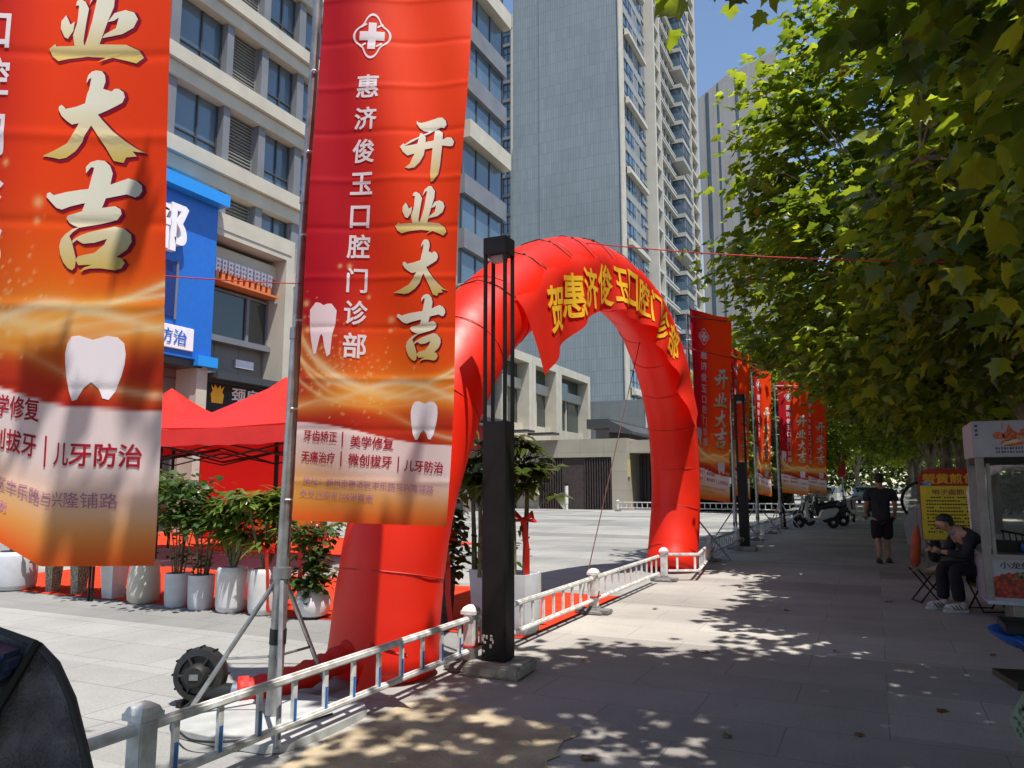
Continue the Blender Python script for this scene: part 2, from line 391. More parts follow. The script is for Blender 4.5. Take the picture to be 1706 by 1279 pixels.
# ------------------------------------------------------------------ left apartment building
B = thing('apartment_building', 'grey and cream apartment block with shops below, left of the tower', 'building', (-22, 26, 0))
M['plain_wall'] = mat('grey render', (.23, .225, .215), .7, var=.12, scale=.6)
wpart(MB().b2((-36, 4, 0), (-21.95, 43, 48)), 'wall', M['plain_wall'], B)
wpart(MB().b2((-21.95, 4, 0), (-21.6, 43, 11.3)), 'shop_wall', M['dark_stone'], B)
Y0, PITCH, ZT = 11.11, 3.35, 13.5
MOD = [('wa', 2.15), ('p', .32), ('l', 1.5), ('p', .36), ('wb', 1.72), ('p', .4)]
def win_proto(name, w, h, split, low, hide=False):
    f = MB(); t = .06
    for y in (-w / 2 + t / 2, w / 2 - t / 2, *split): f.box((.03, y, h / 2), (.1, t, h))
    for z in (t / 2, h - t / 2): f.box((.03, 0, z), (.1, w - 2 * t, t))
    f.box((.028, 0, low), (.095, w - 2 * t, t))
    o = f.build(name, M['dark_frame'])
    p = MB().box((.0, 0, h / 2), (.02, w - .02, h - .02)).build('pane', M['glass'], o)
    return o
wa = win_proto('window', 2.15, 2.3, (.12,), .62); wb = win_proto('window', 1.72, 2.3, (.1,), .7)
mb = MB(); t = .05
for k in range(17): mb.box((.0, 0, .08 + k * .135), (.05, 1.5, .06), M=Matrix.Rotation(R(-35), 4, 'Y'))
mb.box((-.08, 0, 1.15), (.04, 1.5, 2.3)); mb.box((.0, -.73, 1.15), (.08, .05, 2.3)); mb.box((.0, .73, 1.15), (.08, .05, 2.3))
lv = mb.build('louvre', M['louvre'])
first = {'wa': wa, 'wb': wb, 'l': lv}; used = set()
NF = 10
def put(kind, x, y, z):
    o = first[kind]
    if kind in used: o = copy_tree(o)
    used.add(kind); o.parent = B; o.location = Vector((x, y, z)) - Vector(B.location)
for fl in range(-1, NF):
    z = ZT + PITCH * fl; y = Y0
    co = MB()
    co.b2((-21.95, 4, z - .52), (-21.12, 37, z)); co.b2((-21.95, 4, z - 1.06), (-21.3, 37, z - .54)); co.b2((-21.95, 4, z + .0), (-21.2, 37, z + .07))
    wpart(co, 'cornice', M['cream'], B)
    for rep in range(4):
        for kd, w in MOD:
            if kd == 'p':
                if fl == 0: wpart(MB().b2((-21.95, y, 11.3), (-21.42, y + w, 48)), 'pier', M['grey_panel'], B)
            elif rep > 0 and fl < 8 or rep == 0 and fl < 2: put(kd, -21.78, y + w / 2, z + .05)
            y += w
# stepped end bay towards the plaza
wpart(MB().b2((-21.95, 37.0, 11.3), (-21.3, 37.5, 48)), 'pier', M['grey_panel'], B)
for fl in range(-1, NF + 1):
    z = ZT + PITCH * fl - .3
    big = fl % 3 == 0
    wpart(MB().b2((-22, 37.5, z - (1.1 if big else 1.2)), (-20.55 if big else -20.9, 43.15, z)), 'cornice' if big else 'spandrel', M['cream'] if big else M['grey_panel'], B)
    w = MB().b2((-21.9, 37.55, z), (-21.2, 43.05, z + PITCH - 1.15)); o = wpart(w, 'window', M['glass_pale'], B)
    fr = MB()
    for y in (37.6, 39.4, 41.2, 43.05): fr.b2((-21.22, y - .05, z), (-21.14, y + .05, z + PITCH - 1.15))
    f = fr.build('frame', M['dark_frame'], o, off=B.location)
# portals framing the two-storey shop units
def portal(y0, y1, z1, name='portal_frame'):
    mb = MB(); x0, x1 = -21.6, -20.6
    mb.b2((x0, y0, z1 - .85), (x1, y1, z1)); mb.b2((x0, y1 - .45, 0), (x1, y1, z1 - .85)); mb.b2((x0, y0, 0), (x1, y0 + .45, z1 - .85))
    mb.b2((x1 - .02, y0 + .2, z1 - .62), (x1 + .03, y1 - .2, z1 - .2))
    return wpart(mb, name, M['cream'], B)
portal(18.4, 22.95, 11.25); portal(23.6, 29.0, 11.25); portal(30.0, 36.0, 11.25)
def shop_window(y0, y1, z0, z1):
    fr = MB(); x = -21.55
    for y in (y0, y0 + (y1 - y0) * .66, y1): fr.b2((x, y - .07, z0), (x + .12, y + .07, z1))
    fr.b2((x, y0, z1 - .09), (x + .1, y1, z1)); fr.b2((x, y0 - .1, z0 - .22), (x + .3, y1 + .1, z0))
    o = wpart(fr, 'window', M['grey_panel'], B)
    MB().b2((x - .03, y0, z0), (x + .03, y1, z1 - .1)).build('pane', M['glass_dark'], o, off=B.location)
for y in (19.3, 24.4, 31): shop_window(y, y + 3.2, 6.95, 8.75)
# ground floor: glazed fronts between stone pillars
for i, y in enumerate((5, 8.4, 11.8, 15.2, 18.6, 22.0, 25.4, 28.8, 32.2, 35.6, 39.0)):
    o = wpart(MB().b2((-21.62, y + .35, .1), (-21.55, y + 3.05, 3.9)), 'shop_front', M['glass_dark'], B)
    fr = MB()
    for q in (.35, 1.25, 2.15, 3.05): fr.b2((-21.56, y + q - .04, 0), (-21.48, y + q + .04, 3.9))
    fr.b2((-21.56, y + .35, 2.6), (-21.49, y + 3.05, 2.68)); fr.build('frame', M['dark_frame'], o, off=B.location)
    wpart(MB().b2((-21.6, y - .35, 0), (-21.3, y + .35, 4.3)), 'pillar', M['dark_stone'], B)
def canopy(y0, y1, z, d=1.3):
    mb = MB().b2((-21.5, y0, z), (-21.5 + d, y1, z + .16)); mb.b2((-21.5 + d - .08, y0 - .02, z - .06), (-21.5 + d, y1 + .02, z + .18))
    wpart(mb, 'canopy', M['dark_frame'], B)
canopy(18.95, 23.2, 5.25); canopy(24.2, 29, 4.9); canopy(37.5, 42.8, 5.3)
wpart(MB().b2((-21.58, 21.0, 5.95), (-21.5, 21.9, 6.25)), 'notice', M['white_print'], B)

# ------------------------------------------------------------------ shop signs (each hangs on the facade)
fy = lambda x, y, z: (lambda a, b: (x, y + a, z + b))
S1 = thing('shop_sign', 'large blue shop sign panel with white lettering on the shop front', 'sign', (-20.6, 15.4, 5.6))
wpart(MB().b2((-21.6, 11.9, 5.75), (-20.5, 18.85, 11.3)), 'panel', M['sign_blue'], S1)
M['lip_blue'] = mat('bright blue sign edge', (.02, .27, .75), .4, var=.02)
wpart(MB().b2((-21.6, 11.7, 11.3), (-20.1, 19.0, 11.72)), 'lip', M['lip_blue'], S1); wpart(MB().b2((-20.9, 18.2, 5.55), (-20.35, 19.05, 5.9)), 'lip', M['lip_blue'], S1)
wpart(MB().b2((-21.6, 11.9, 5.5), (-20.6, 18.6, 5.75)), 'soffit', M['dark_frame'], S1)
def relief(mb, V, Fc, fn, x0, x1):
    """raised letters: flat face at x1, sides back to x0"""
    n = len(V); ed = {}
    for f in Fc:
        for a, b in zip(f, f[1:] + f[:1]):
            ed[(a, b)] = 1
    vs = [fn(x1, a, b) for a, b in V] + [fn(x0, a, b) for a, b in V]
    fs = list(Fc) + [(a, b, b + n, a + n) for a, b in ed if (b, a) not in ed]
    mb.add(vs, fs)
mb = MB()
for ch, y in (('部', 16.55), ('诊', 14.6), ('门', 12.8)):
    V, Fc, w, h = text2d(ch, 1.75, .03); relief(mb, V, Fc, lambda x, a, b: (x, y + a, 10.0 + b), -20.5, -20.25)
wpart(mb, 'lettering', M['white_print'], S1)
wpart(MB().b2((-20.5, 12.6, 7.0), (-20.46, 17.25, 8.85)), 'inset', M['sign_navy'], S1)
wpart(MB().b2((-20.5, 17.2, 6.95), (-20.44, 17.28, 8.9)), 'inset_edge', M['grey_panel'], S1)
wpart(MB().b2((-20.5, 13.5, 5.98), (-20.44, 18.05, 6.75)), 'plaque', M['white_print'], S1, bevel=.02)
mb = MB(); put_text(mb, '儿牙防治', .55, fy(-20.42, 16.6, 6.37), .012, fit=(2.3, .5)); wpart(mb, 'lettering', M['sign_blue'], S1)

S2 = thing('shop_sign', 'orange shop sign with raised white block letters inside a cream portal', 'sign', (-21.4, 21, 9))
wpart(MB().b2((-21.58, 18.9, 8.85), (-21.3, 22.45, 10.1)), 'panel', M['sign_orange'], S2)
wpart(MB().b2((-21.3, 18.9, 8.85), (-20.9, 22.45, 8.93)), 'ledge', M['sign_orange'], S2)
mb = MB(); r = random.Random(8); y = 19.0
while y < 22.2:                                     # letters too small to read: a row of blocky white strokes
    w = r.uniform(.24, .34)
    for k in range(3): mb.b2((-21.1, y + r.uniform(0, .03), 9.30 + k * .165), (-20.98, y + w * r.uniform(.85, 1), 9.36 + k * .165))
    mb.b2((-21.1, y + w * .05, 9.22), (-20.985, y + w * .25, 9.72)); mb.b2((-21.1, y + w * .62, 9.22), (-20.985, y + w * .82, 9.72)); y += w + .05
wpart(mb, 'lettering', M['white_print'], S2)
mb = MB(); y = 19.05
while y < 22.2: mb.b2((-21.3, y, 8.93), (-21.0, y + .16, 9.34)); y += .29
wpart(mb, 'letter_post', M['sign_orange'], S2)
mb = MB(); y = 19.3
while y < 21.5: mb.b2((-21.3, y, 9.86), (-21.27, y + r.uniform(.06, .11), 9.96)); y += .15
wpart(mb, 'small_lettering', M['white_print'], S2)

S3 = thing('shop_sign', 'black shop sign with yellow emblem and white lettering under a canopy', 'sign', (-21, 21, 4.2))
wpart(MB().b2((-21.5, 18.9, 4.15), (-20.9, 23.0, 5.15)), 'panel', M['black'], S3)
mb = MB()
em = [(-.3, -.3), (.3, -.3), (.36, .0), (.26, .12), (.36, .34), (.2, .22), (.14, .36), (.0, .22), (-.14, .36), (-.2, .22), (-.36, .34), (-.26, .12), (-.36, 0)]
V, Fc = poly2d(em); mb.add([(-20.885, 19.6 + a * .85, 4.72 + b) for a, b in V], Fc); wpart(mb, 'emblem', M['yellow'], S3)
mb = MB(); put_text(mb, '颈肩腰', .55, fy(-20.885, 21.3, 4.82), .02, fit=(2.1, .5)); wpart(mb, 'lettering', M['white_print'], S3)
S4 = thing('shop_sign', 'small red shop sign with a gold ring emblem beside the slatted gatehouse', 'sign', (-21.2, 40, 3.8))
wpart(MB().b2((-21.5, 37.6, 3.6), (-21.0, 43, 5.0)), 'panel', M['red_print'], S4)
mb = MB()
for k in range(20):
    a0, a1 = 2 * math.pi * k / 20, 2 * math.pi * (k + 1) / 20
    q = lambda a, rr: (-20.98, 39.2 + rr * math.cos(a), 4.3 + rr * math.sin(a))
    mb.add([q(a0, .32), q(a1, .32), q(a1, .48), q(a0, .48)], [(0, 1, 2, 3)])
wpart(mb, 'emblem', M['yellow'], S4)

# ------------------------------------------------------------------ low cream building behind the gatehouse
C2 = thing('annex_building', 'low cream building with deep square window frames behind the gatehouse', 'building', (-22, 52, 0))
wpart(MB().b2((-36, 43.2, 0), (-22.3, 60.4, 10.5)), 'wall', M['cream'], C2)
for y0, y1 in ((43.3, 48.2), (48.25, 53.2), (53.25, 60.3)):
    mb = MB(); x0, x1 = -22.3, -21.3; z0, z1 = 4.3, 10.6
    mb.b2((x0, y0, z1 - .6), (x1, y1, z1)); mb.b2((x0, y0, 0), (x1, y0 + .55, z1 - .6)); mb.b2((x0, y1 - .55, 0), (x1, y1, z1 - .6))
    mb.b2((x0, y0 + .55, 3.9), (x1 - .5, y1 - .55, 5.6))
    fr = wpart(mb, 'window', M['cream'], C2)
    p = MB().b2((x0 - .02, y0 + .5, 5.6), (x0 + .08, y1 - .5, 10.0)); p.build('pane', M['glass_dark'], fr, off=C2.location)
    p = MB().b2((x0, y0 + .55, 8.2), (x0 + .4, y1 - .55, 8.9)); p.b2((x0, y0 + .55, 5.6), (x0 + .5, y1 - .55, 5.75)); p.b2((x0, (y0 + y1) / 2 - .06, 5.75), (x0 + .2, (y0 + y1) / 2 + .06, 8.2))
    p.build('sill', M['cream'], fr, off=C2.location)
G = thing('gatehouse', 'low stone gatehouse with dark brown slatted wall at the end of the plaza', 'gatehouse', (-17, 48, 0))
M['gstone'] = tile_mat('grey beige stone', (.38, .345, .28), (.25, .23, .2), 1.6, 1.2, 'XZ')
mb = MB().b2((-21.5, 46.0, 3.3), (-13.9, 52, 4.46)); mb.b2((-14.9, 46, 0), (-13.9, 52, 3.3)); mb.b2((-21.5, 46.0, 0), (-19.9, 52, 3.3))
mb.b2((-13.9, 46.6, 3.55), (-9.5, 52, 4.35)); mb.b2((-10.4, 46.7, 0), (-9.5, 52, 3.55))
wpart(mb, 'wall', M['gstone'], G)
M['brown'] = mat('dark brown slats', (.055, .04, .038), .6, var=.2)
mb = MB().b2((-19.9, 46.25, 0), (-14.9, 46.4, 3.3)); mb.b2((-18.2, 46.1, 0), (-16.7, 46.24, 3.28))
x = -19.8
while x < -14.95:
    if not -18.25 < x < -16.75: mb.b2((x, 46.05, 0), (x + .07, 46.25, 3.28))
    x += .17
wpart(mb, 'slatted_wall', M['brown'], G)
mb = MB().b2((-13.9, 49, 0), (-10.4, 49.1, 3.55)); x = -13.8
while x < -10.5: mb.b2((x, 48.8, 0), (x + .08, 49, 3.5)); x += .25
wpart(mb, 'gate', M['brown'], G)
wpart(MB().b2((-14.0, 46.2, 2.05), (-13.82, 46.5, 3.1)), 'notice', mat('faded yellow notice', (.55, .45, .16), .6), G)
mb = MB().b2((-17.6, 49, 5.35), (-16.0, 70, 6.0)); mb.add([(-16, 49, 5.1), (-14.4, 49, 4.9), (-14.4, 49, 5.1), (-16, 49, 5.9), (-16, 70, 5.1), (-14.4, 70, 4.9), (-14.4, 70, 5.1), (-16, 70, 5.9)], [(0, 1, 2, 3), (4, 5, 6, 7), (0, 1, 5, 4), (1, 2, 6, 5), (2, 3, 7, 6), (3, 0, 4, 7)])
wpart(mb, 'canopy', M['dark_frame'], G)
mb = MB().b2((-17.3, 50, 4.4), (-16.3, 60, 5.35)); wpart(mb, 'canopy_wall', M['grey_panel'], G)
mb = MB().b2((-20.2, 44.9, 4.75), (-18.4, 45.95, 4.9)); mb.b2((-21.6, 44.2, 4.95), (-19.9, 45.4, 5.08)); wpart(mb, 'porch_slab', M['dark_frame'], G)
mb = MB(); mb.tube([(-17.8, 45.6, 0), (-17.8, 45.6, .35)], .1, 10)
mb.tube([(-17.8, 45.6, .35), (-17.8, 45.6, 1.5)], .12, 12)
b = thing('bollard_light', 'white cylindrical bollard light in front of the brown slats', 'bollard light', (-17.8, 45.6, 0))
wpart(mb, 'post', M['white_plastic'], b); wpart(MB().tube([(-17.8, 45.6, 1.5), (-17.8, 45.6, 1.62)], .13, 12), 'cap', M['black_metal'], b)
W = thing('annex_building', 'windowless grey tiled block with a white corner strip beside the gatehouse', 'building', (-19, 64, 0))
M['gtile'] = tile_mat('blue grey tile', (.19, .215, .225), (.13, .145, .15), .8, 1.2, 'XZ')
wpart(MB().b2((-22, 61, 0), (-16.75, 78, 8.6)), 'wall', M['gtile'], W)
wpart(MB().b2((-16.75, 60.95, 0), (-16.45, 61.3, 8.65)), 'corner_strip', M['white_plastic'], W)

# ------------------------------------------------------------------ tall slab tower
T = thing('tower_block', 'tall residential tower with a blank grey tiled end wall', 'tower', (-31, 100, 0))
M['tile_end'] = tile_mat('grey end wall tile', (.215, .25, .265), (.14, .165, .175), .32, 1.45, 'XZ', mort=.022, var=.07, scale=.08, streak=.06)
HT = 99.
wpart(MB().b2((-38.8, 82, 0), (-24.75, 83.4, HT)), 'end_wall', M['tile_end'], T)
wpart(MB().b2((-35.2, 81.93, 0), (-24.76, 82, HT)), 'end_wall_layer', M['tile_end'], T)
wpart(MB().b2((-24.75, 81.75, 0), (-24.6, 83.4, HT)), 'corner_strip', M['cream'], T)
wpart(MB().b2((-38.6, 83.4, 0), (-25.6, 126, HT)), 'wall', M['plain_wall'], T)
M['tgrey'] = mat('tower grey render', (.25, .27, .27), .7, var=.08, scale=.4)
M['tband'] = mat('tower pale grey band', (.36, .36, .33), .6, var=.08, scale=.6); M['tcream'] = mat('tower cream trim', (.5, .475, .41), .6, var=.06, scale=.6)
for y, w, x1 in ((96.2, .55, -24.1), (99.4, .4, -24.1), (119.9, .35, -24.1), (125.4, .5, -24.1)): wpart(MB().b2((-25.6, y, 0), (x1, y + w, HT)), 'fin', M['tcream'], T)
P3 = 2.95; NFL = 33
class Boxes:
    def __init__(s): s.b = []
    def b2(s, lo, hi): s.b.append((lo, hi))
sp, tr, bal, lo = Boxes(), Boxes(), Boxes(), Boxes()
def parts_then_rest(name, boxes, m, t, n):
    """the pieces that show largest each become a part, the rest one part"""
    bx = sorted(boxes.b, key=lambda q: (q[0][1] - 80) + abs(q[0][2] - 42) * .8)
    for lo_, hi_ in bx[:n]: wpart(MB().b2(lo_, hi_), name, m, t)
    if bx[n:]:
        mb = MB()
        for lo_, hi_ in bx[n:]: mb.b2(lo_, hi_)
        tag(wpart(mb, name, m, t), kind='stuff')
wins = []                                            # (y0,y1,z0,z1,x)
for k in range(NFL):
    z = 3.2 + k * P3
    if k % 3 == 0: tr.b2((-25.6, 83.4, z - .3), (-23.9, 91.4, z + .15)); tr.b2((-25.6, 83.4, z + .17), (-24.1, 91.4, z + .5))
    sp.b2((-25.6, 83.4, z - .35), (-24.45, 91.3, z + .65)); sp.b2((-25.6, 91.3, z - .3), (-25.3, 96, z + .1))
    sp.b2((-25.6, 86.9, z + .65), (-24.47, 87.3, z + P3 - .35)); lo.b2((-25.6, 87.5, z + .65), (-24.52, 88.8, z + P3 - .35)); sp.b2((-25.6, 88.8, z + .65), (-24.47, 89.1, z + P3 - .35))
    wins += [(83.5, 84.6, z + .65, z + P3 - .35, -24.6), (84.7, 86.9, z + .65, z + P3 - .35, -24.5), (89.1, 91.1, z + .65, z + P3 - .35, -24.6), (91.4, 95.9, z + .1, z + P3 - .35, -25.4)]
    sp.b2((-25.6, 96.9, z - .35), (-24.5, 99.4, z + .6))
    tr.b2((-25.6, 96.9, z + .15), (-24.2, 99.4, z + .42))
    wins.append((97.3, 99.2, z + .6, z + P3 - .35, -24.75))
    tr.b2((-25.6, 99.85, z - .32), (-24.3, 109.0, z - .12)); tr.b2((-25.6, 99.85, z + .22), (-24.3, 109.0, z + .42)); sp.b2((-25.6, 99.95, z - .1), (-24.35, 109, z + .5))
    for y in (102.3, 104.0, 106.3): sp.b2((-25.6, y, z + .5), (-24.6, y + .35, z + P3 - .3))
    wins += [(100.2, 102.3, z + .5, z + P3 - .3, -24.8), (102.65, 104.0, z + .5, z + P3 - .3, -24.85), (104.4, 106.3, z + .5, z + P3 - .3, -24.85), (106.7, 108.8, z + .5, z + P3 - .3, -24.85)]
    bal.b2((-25.6, 109.2, z - .35), (-23.2, 114.6, z + .25)); bal.b2((-25.6, 114.6, z - .3), (-24.1, 119.9, z - .05)); bal.b2((-25.6, 114.6, z + .2), (-24.1, 119.9, z + .45))
    wins += [(109.4, 114.4, z + .25, z + P3 - .5, -23.3 if (k * 7) % 5 else -24.9), (115, 119.8, z + .5, z + P3 - .35, -24.8), (120.6, 125.2, z + .4, z + P3 - .35, -24.8)]
    tr.b2((-25.6, 120.4, z - .2), (-24.2, 125.4, z + .2))
parts_then_rest('spandrel', sp, M['tgrey'], T, 98); parts_then_rest('cornice', tr, M['tcream'], T, 98); parts_then_rest('balcony', bal, M['tband'], T, 98); parts_then_rest('louvre', lo, M['louvre'], T, 98)
wins.sort(key=lambda w: (w[0] - 80) * 1.0 + abs(w[2] - 40) * .8)
big = [w for w in wins if w[3] < 66 and w[2] > 14][:96]; bs = set(big)
def tw(mb, w):
    mb.b2((-25.7, w[0], w[2]), (w[4], w[1], w[3]))
def tw_frame(mb, w):
    x = w[4]; n = max(1, round((w[1] - w[0]) / 1.1))
    for i in range(1, n):
        y = w[0] + (w[1] - w[0]) * i / n; mb.b2((x - .02, y - .04, w[2]), (x + .05, y + .04, w[3]))
    mb.b2((x - .02, w[0], w[2] + .62), (x + .045, w[1], w[2] + .69))
gl = [M['glass'], M['glass_pale'], M['glass']]
for i, w in enumerate(big):
    mb = MB(); tw(mb, w); o = wpart(mb, 'window', gl[i % 3], T)
    if i < 60: mb = MB(); tw_frame(mb, w); mb.build('frame', M['dark_frame'], o, off=T.location)
rest = MB(); rf = MB()
for w in wins:
    if w not in bs: tw(rest, w); tw_frame(rf, w)
tag(wpart(rest, 'window', M['glass'], T), kind='stuff'); tag(wpart(rf, 'window_frame', M['dark_frame'], T), kind='stuff')

# ------------------------------------------------------------------ blue glazed block, grey slab and striped tower farther off
Gb = thing('tower_block', 'blue glazed tower seen in the gap behind the apartment block', 'tower', (-58, 115, 0))
wpart(MB().b2((-66, 110.3, 0), (-52.4, 125, 80)), 'wall', M['glass_pale'], Gb)
mb = MB(); fr = MB()
for k in range(23):
    z = 2 + k * 3.4; mb.b2((-66.2, 109.9, z), (-52.2, 125.2, z + .55))
    fr.b2((-66.2, 110.2, z + 2.1), (-52.3, 110.32, z + 2.18))
for i in range(18): fr.b2((-66 + i * .8, 110.15, 0), (-65.93 + i * .8, 110.32, 79))
wpart(mb, 'spandrel', M['grey_panel'], Gb); wpart(fr, 'mullion', M['dark_frame'], Gb)
wpart(MB().b2((-66.4, 109.7, 80), (-52, 125, 82.4)), 'parapet', M['cream'], Gb); wpart(MB().b2((-52.4, 109.8, 0), (-51.9, 110.8, 80)), 'corner_strip', M['cream'], Gb)
G2 = thing('tower_block', 'pale grey slab tower with dark vertical stripes beside the tree crowns', 'tower', (-22, 150, 0))
M['tile_far'] = tile_mat('pale grey tile', (.33, .33, .32), (.25, .25, .25), .9, 3.0, 'XZ', mort=.03, var=.05, scale=.05)
mb = MB().prism([(-26.6, 0), (-12, 0), (-12, 82), (-21.5, 79), (-26.6, 75.6)], 140, 165, lambda a, b, h: (a, h, b)); wpart(mb, 'wall', M['tile_far'], G2)
mb = MB().b2((-25.1, 139.85, 0), (-24.55, 140, 76.4)); mb.b2((-22.9, 139.85, 0), (-22.65, 140, 77.9)); mb.b2((-19.5, 139.85, 0), (-19.1, 140, 79)); wpart(mb, 'window_strip', M['glass'], G2)
G3 = thing('tower_block', 'white tower with vertical ribs just visible behind the banners', 'tower', (-26, 210, 0))
wpart(MB().b2((-29.5, 200, 0), (-18, 225, 54)), 'wall', M['grey_panel'], G3)
mb = MB()
for i in range(9): mb.b2((-29.5 + i * 1.4, 199.6, 0), (-28.9 + i * 1.4, 200, 54.5))
wpart(mb, 'rib', M['white_plastic'], G3)
# ------------------------------------------------------------------ printed banners on stands
BW, BH = 1.09, 3.95
def print_color(x, y):
    s = x / BW
    lerp = lambda a, b, t: a[None, :] * (1 - t)[:, None] + b[None, :] * t[:, None]
    A = np.array
    sm = lambda a, b, v: (lambda t: t * t * (3 - 2 * t))(np.clip((v - a) / (b - a), 0, 1))
    c = lerp(A([.50, .008, .022]), A([.98, .062, .009]), sm(.12, .62, s + .06 * np.sin(y * 2.1)))
    g = np.exp(-(((s - .62) / .45) ** 2 + ((y - .92) / .34) ** 2))
    c = c * (1 - .55 * g)[:, None] + A([.92, .27, .015])[None] * (.55 * g)[:, None]
    low = sm(1.05, .75, y) * (1 - np.exp(-((y - .80 - .1 * s) / .1) ** 2))
    c = c * (1 - .75 * low)[:, None] + A([.42, .012, .015])[None] * (.75 * low)[:, None]
    gold, white = A([.95, .50, .06]), A([1., .86, .55])
    waves = [(lambda q: .80 + .42 * np.exp(-q / .26) + .06 * q * q, .030, .9), (lambda q: .70 + .38 * np.exp(-q / .22) + .34 * q ** 2, .013, .85),
             (lambda q: .86 + .09 * np.sin(5.2 * q - 1.9), .022, .8), (lambda q: .84 + .25 * np.clip(q - .55, 0, 1) ** .6 + .25 * np.exp(-q / .2), .010, .8),
             (lambda q: .64 + .30 * np.exp(-q / .3) + .22 * q ** 1.5, .010, .5), (lambda q: .95 + .3 * np.exp(-q / .15) - .12 * np.sin(3 * q), .009, .5), (lambda q: .70 + .12 * np.sin(4 * q + .5), .012, .45)]
    for f, w, k in waves:
        d = y - f(s)
        h = k * np.exp(-(d / (w * 3.2)) ** 2) * .42; c = c * (1 - h)[:, None] + gold[None] * h[:, None]
        h = k * np.exp(-(d / w) ** 2) * (.55 + .45 * np.sin(s * 5 + w * 200)); h = np.clip(h, 0, 1); c = c * (1 - h)[:, None] + white[None] * h[:, None]
    rr = np.random.RandomState(5)
    for k in range(230):
        px = abs(rr.normal(.28, .22)) % 1.0; py = rr.normal(1.12 - .25 * px, .16); rad = rr.choice([.003, .004, .005, .007]);
        if k < 14: px, py, rad = rr.uniform(.02, .6), rr.uniform(.72, 1.75), rr.uniform(.012, .022)
        d2 = (x - px * BW) ** 2 + (y - py) ** 2; h = .8 * np.exp(-d2 / rad ** 2); c = c * (1 - h)[:, None] + A([.95, .6, .25])[None] * h[:, None]
    top = .655 - .13 * s + .012 * np.sin(7 * s)
    inw = sm(-.004, .004, top - y)
    wcol = lerp(A([.92, .76, .75]), A([.90, .44, .12]), sm(.42, .12, y + .1 * (s - .5)))
    gl = .55 * np.exp(-((s - .05) / .3) ** 2) * sm(.65, .2, y); wcol = wcol * (1 - gl)[:, None] + A([.72, .36, .04])[None] * gl[:, None]
    wcol = lerp(wcol, A([.85, .12, .015]), sm(.2, -.02, y))
    c = c * (1 - inw)[:, None] + wcol * inw[:, None]
    return np.clip(c, 0, 1)
BR = {
 'kai': ([(245,80),(270,100),(300,100),(400,65),(470,40),(510,45),(545,80),(558,125),(535,160),(500,150),(440,180),(340,240),(325,235),(380,195),(330,190),(280,160),(245,110)],
         [(430,176),(330,240),(150,360),(140,352),(200,300),(330,225)],
         [(95,375),(130,335),(150,365),(270,335),(290,215),(310,215),(350,255),(352,310),(435,290),(440,180),(480,175),(525,210),(528,285),(575,262),(620,270),(652,315),(640,360),(600,360),(528,345),(522,560),(510,650),(460,725),(440,735),(425,650),(430,370),(350,390),(345,450),(310,530),(260,590),(200,605),(165,595),(210,555),(250,440),(180,468),(130,430)]),
 'ye': ([(150,960),(180,920),(200,950),(215,980),(245,960),(240,1020),(205,1075),(180,1065),(150,1010)],
        [(80,1150),(120,1115),(130,1130),(250,1120),(400,1105),(530,1110),(590,1150),(612,1195),(580,1232),(540,1215),(470,1190),(405,1220),(440,1190),(350,1185),(220,1205),(150,1225),(105,1195)],
        [(245,850),(250,820),(275,805),(315,825),(342,870),(330,960),(318,1085),(325,1115),(255,1118),(240,1050),(265,960),(268,850)],
        [(345,845),(360,780),(400,740),(430,740),(468,790),(465,860),(440,960),(408,1112),(330,1112),(350,1050),(370,960),(388,790),(370,800)],
        [(440,960),(470,900),(520,882),(560,900),(578,945),(560,1000),(510,1040),(420,1065),(430,1040),(480,1000),(490,930),(470,950)]),
 'da': ([(470,640),(470,600),(480,560),(500,525),(525,512),(560,520),(580,560),(585,620),(572,690),(625,715),(640,690),(665,690),(695,720),(705,770),(690,820),(640,860),(600,890),(548,925),(580,980),(640,1070),(720,1160),(790,1225),(845,1260),(762,1243),(787,1287),(725,1296),(710,1343),(652,1327),(606,1218),(512,1020),(460,1166),(398,1250),(314,1312),(252,1327),(200,1318),(95,1308),(190,1260),(314,1187),(356,1125),(415,1005),(350,1020),(300,990),(250,950),(220,900),(220,870),(240,852),(265,865),(285,885),(370,865),(465,828),(480,740),(490,700),(500,585),(485,600)],),
 'ji': ([(430,185),(428,125),(455,80),(500,58),(545,65),(580,110),(598,180),(585,285),(650,250),(700,225),(750,245),(785,290),(790,340),(770,385),(745,400),(690,372),(560,412),(538,500),(620,482),(655,510),(662,555),(635,607),(540,645),(400,690),(340,672),(290,645),(262,605),(275,580),(415,535),(432,460),(300,495),(215,528),(160,515),(110,470),(58,420),(60,385),(90,375),(130,400),(250,365),(450,328),(480,130),(460,125)],
        [(405,680),(330,740),(300,778),(325,830),(370,985),(372,1020),(365,1085),(340,1112),(300,1095),(250,1040),(215,960),(203,880),(220,810),(260,760),(330,705)],
        [(330,820),(370,790),(460,735),(620,670),(680,690),(725,750),(730,820),(700,900),(635,970),(670,985),(690,1030),(670,1080),(630,1102),(540,1085),(470,1090),(415,1120),(440,1080),(490,1050),(400,1060),(370,1010),(390,975),(500,935),(560,850),(575,795),(500,835),(430,848),(375,812),(335,850)])}
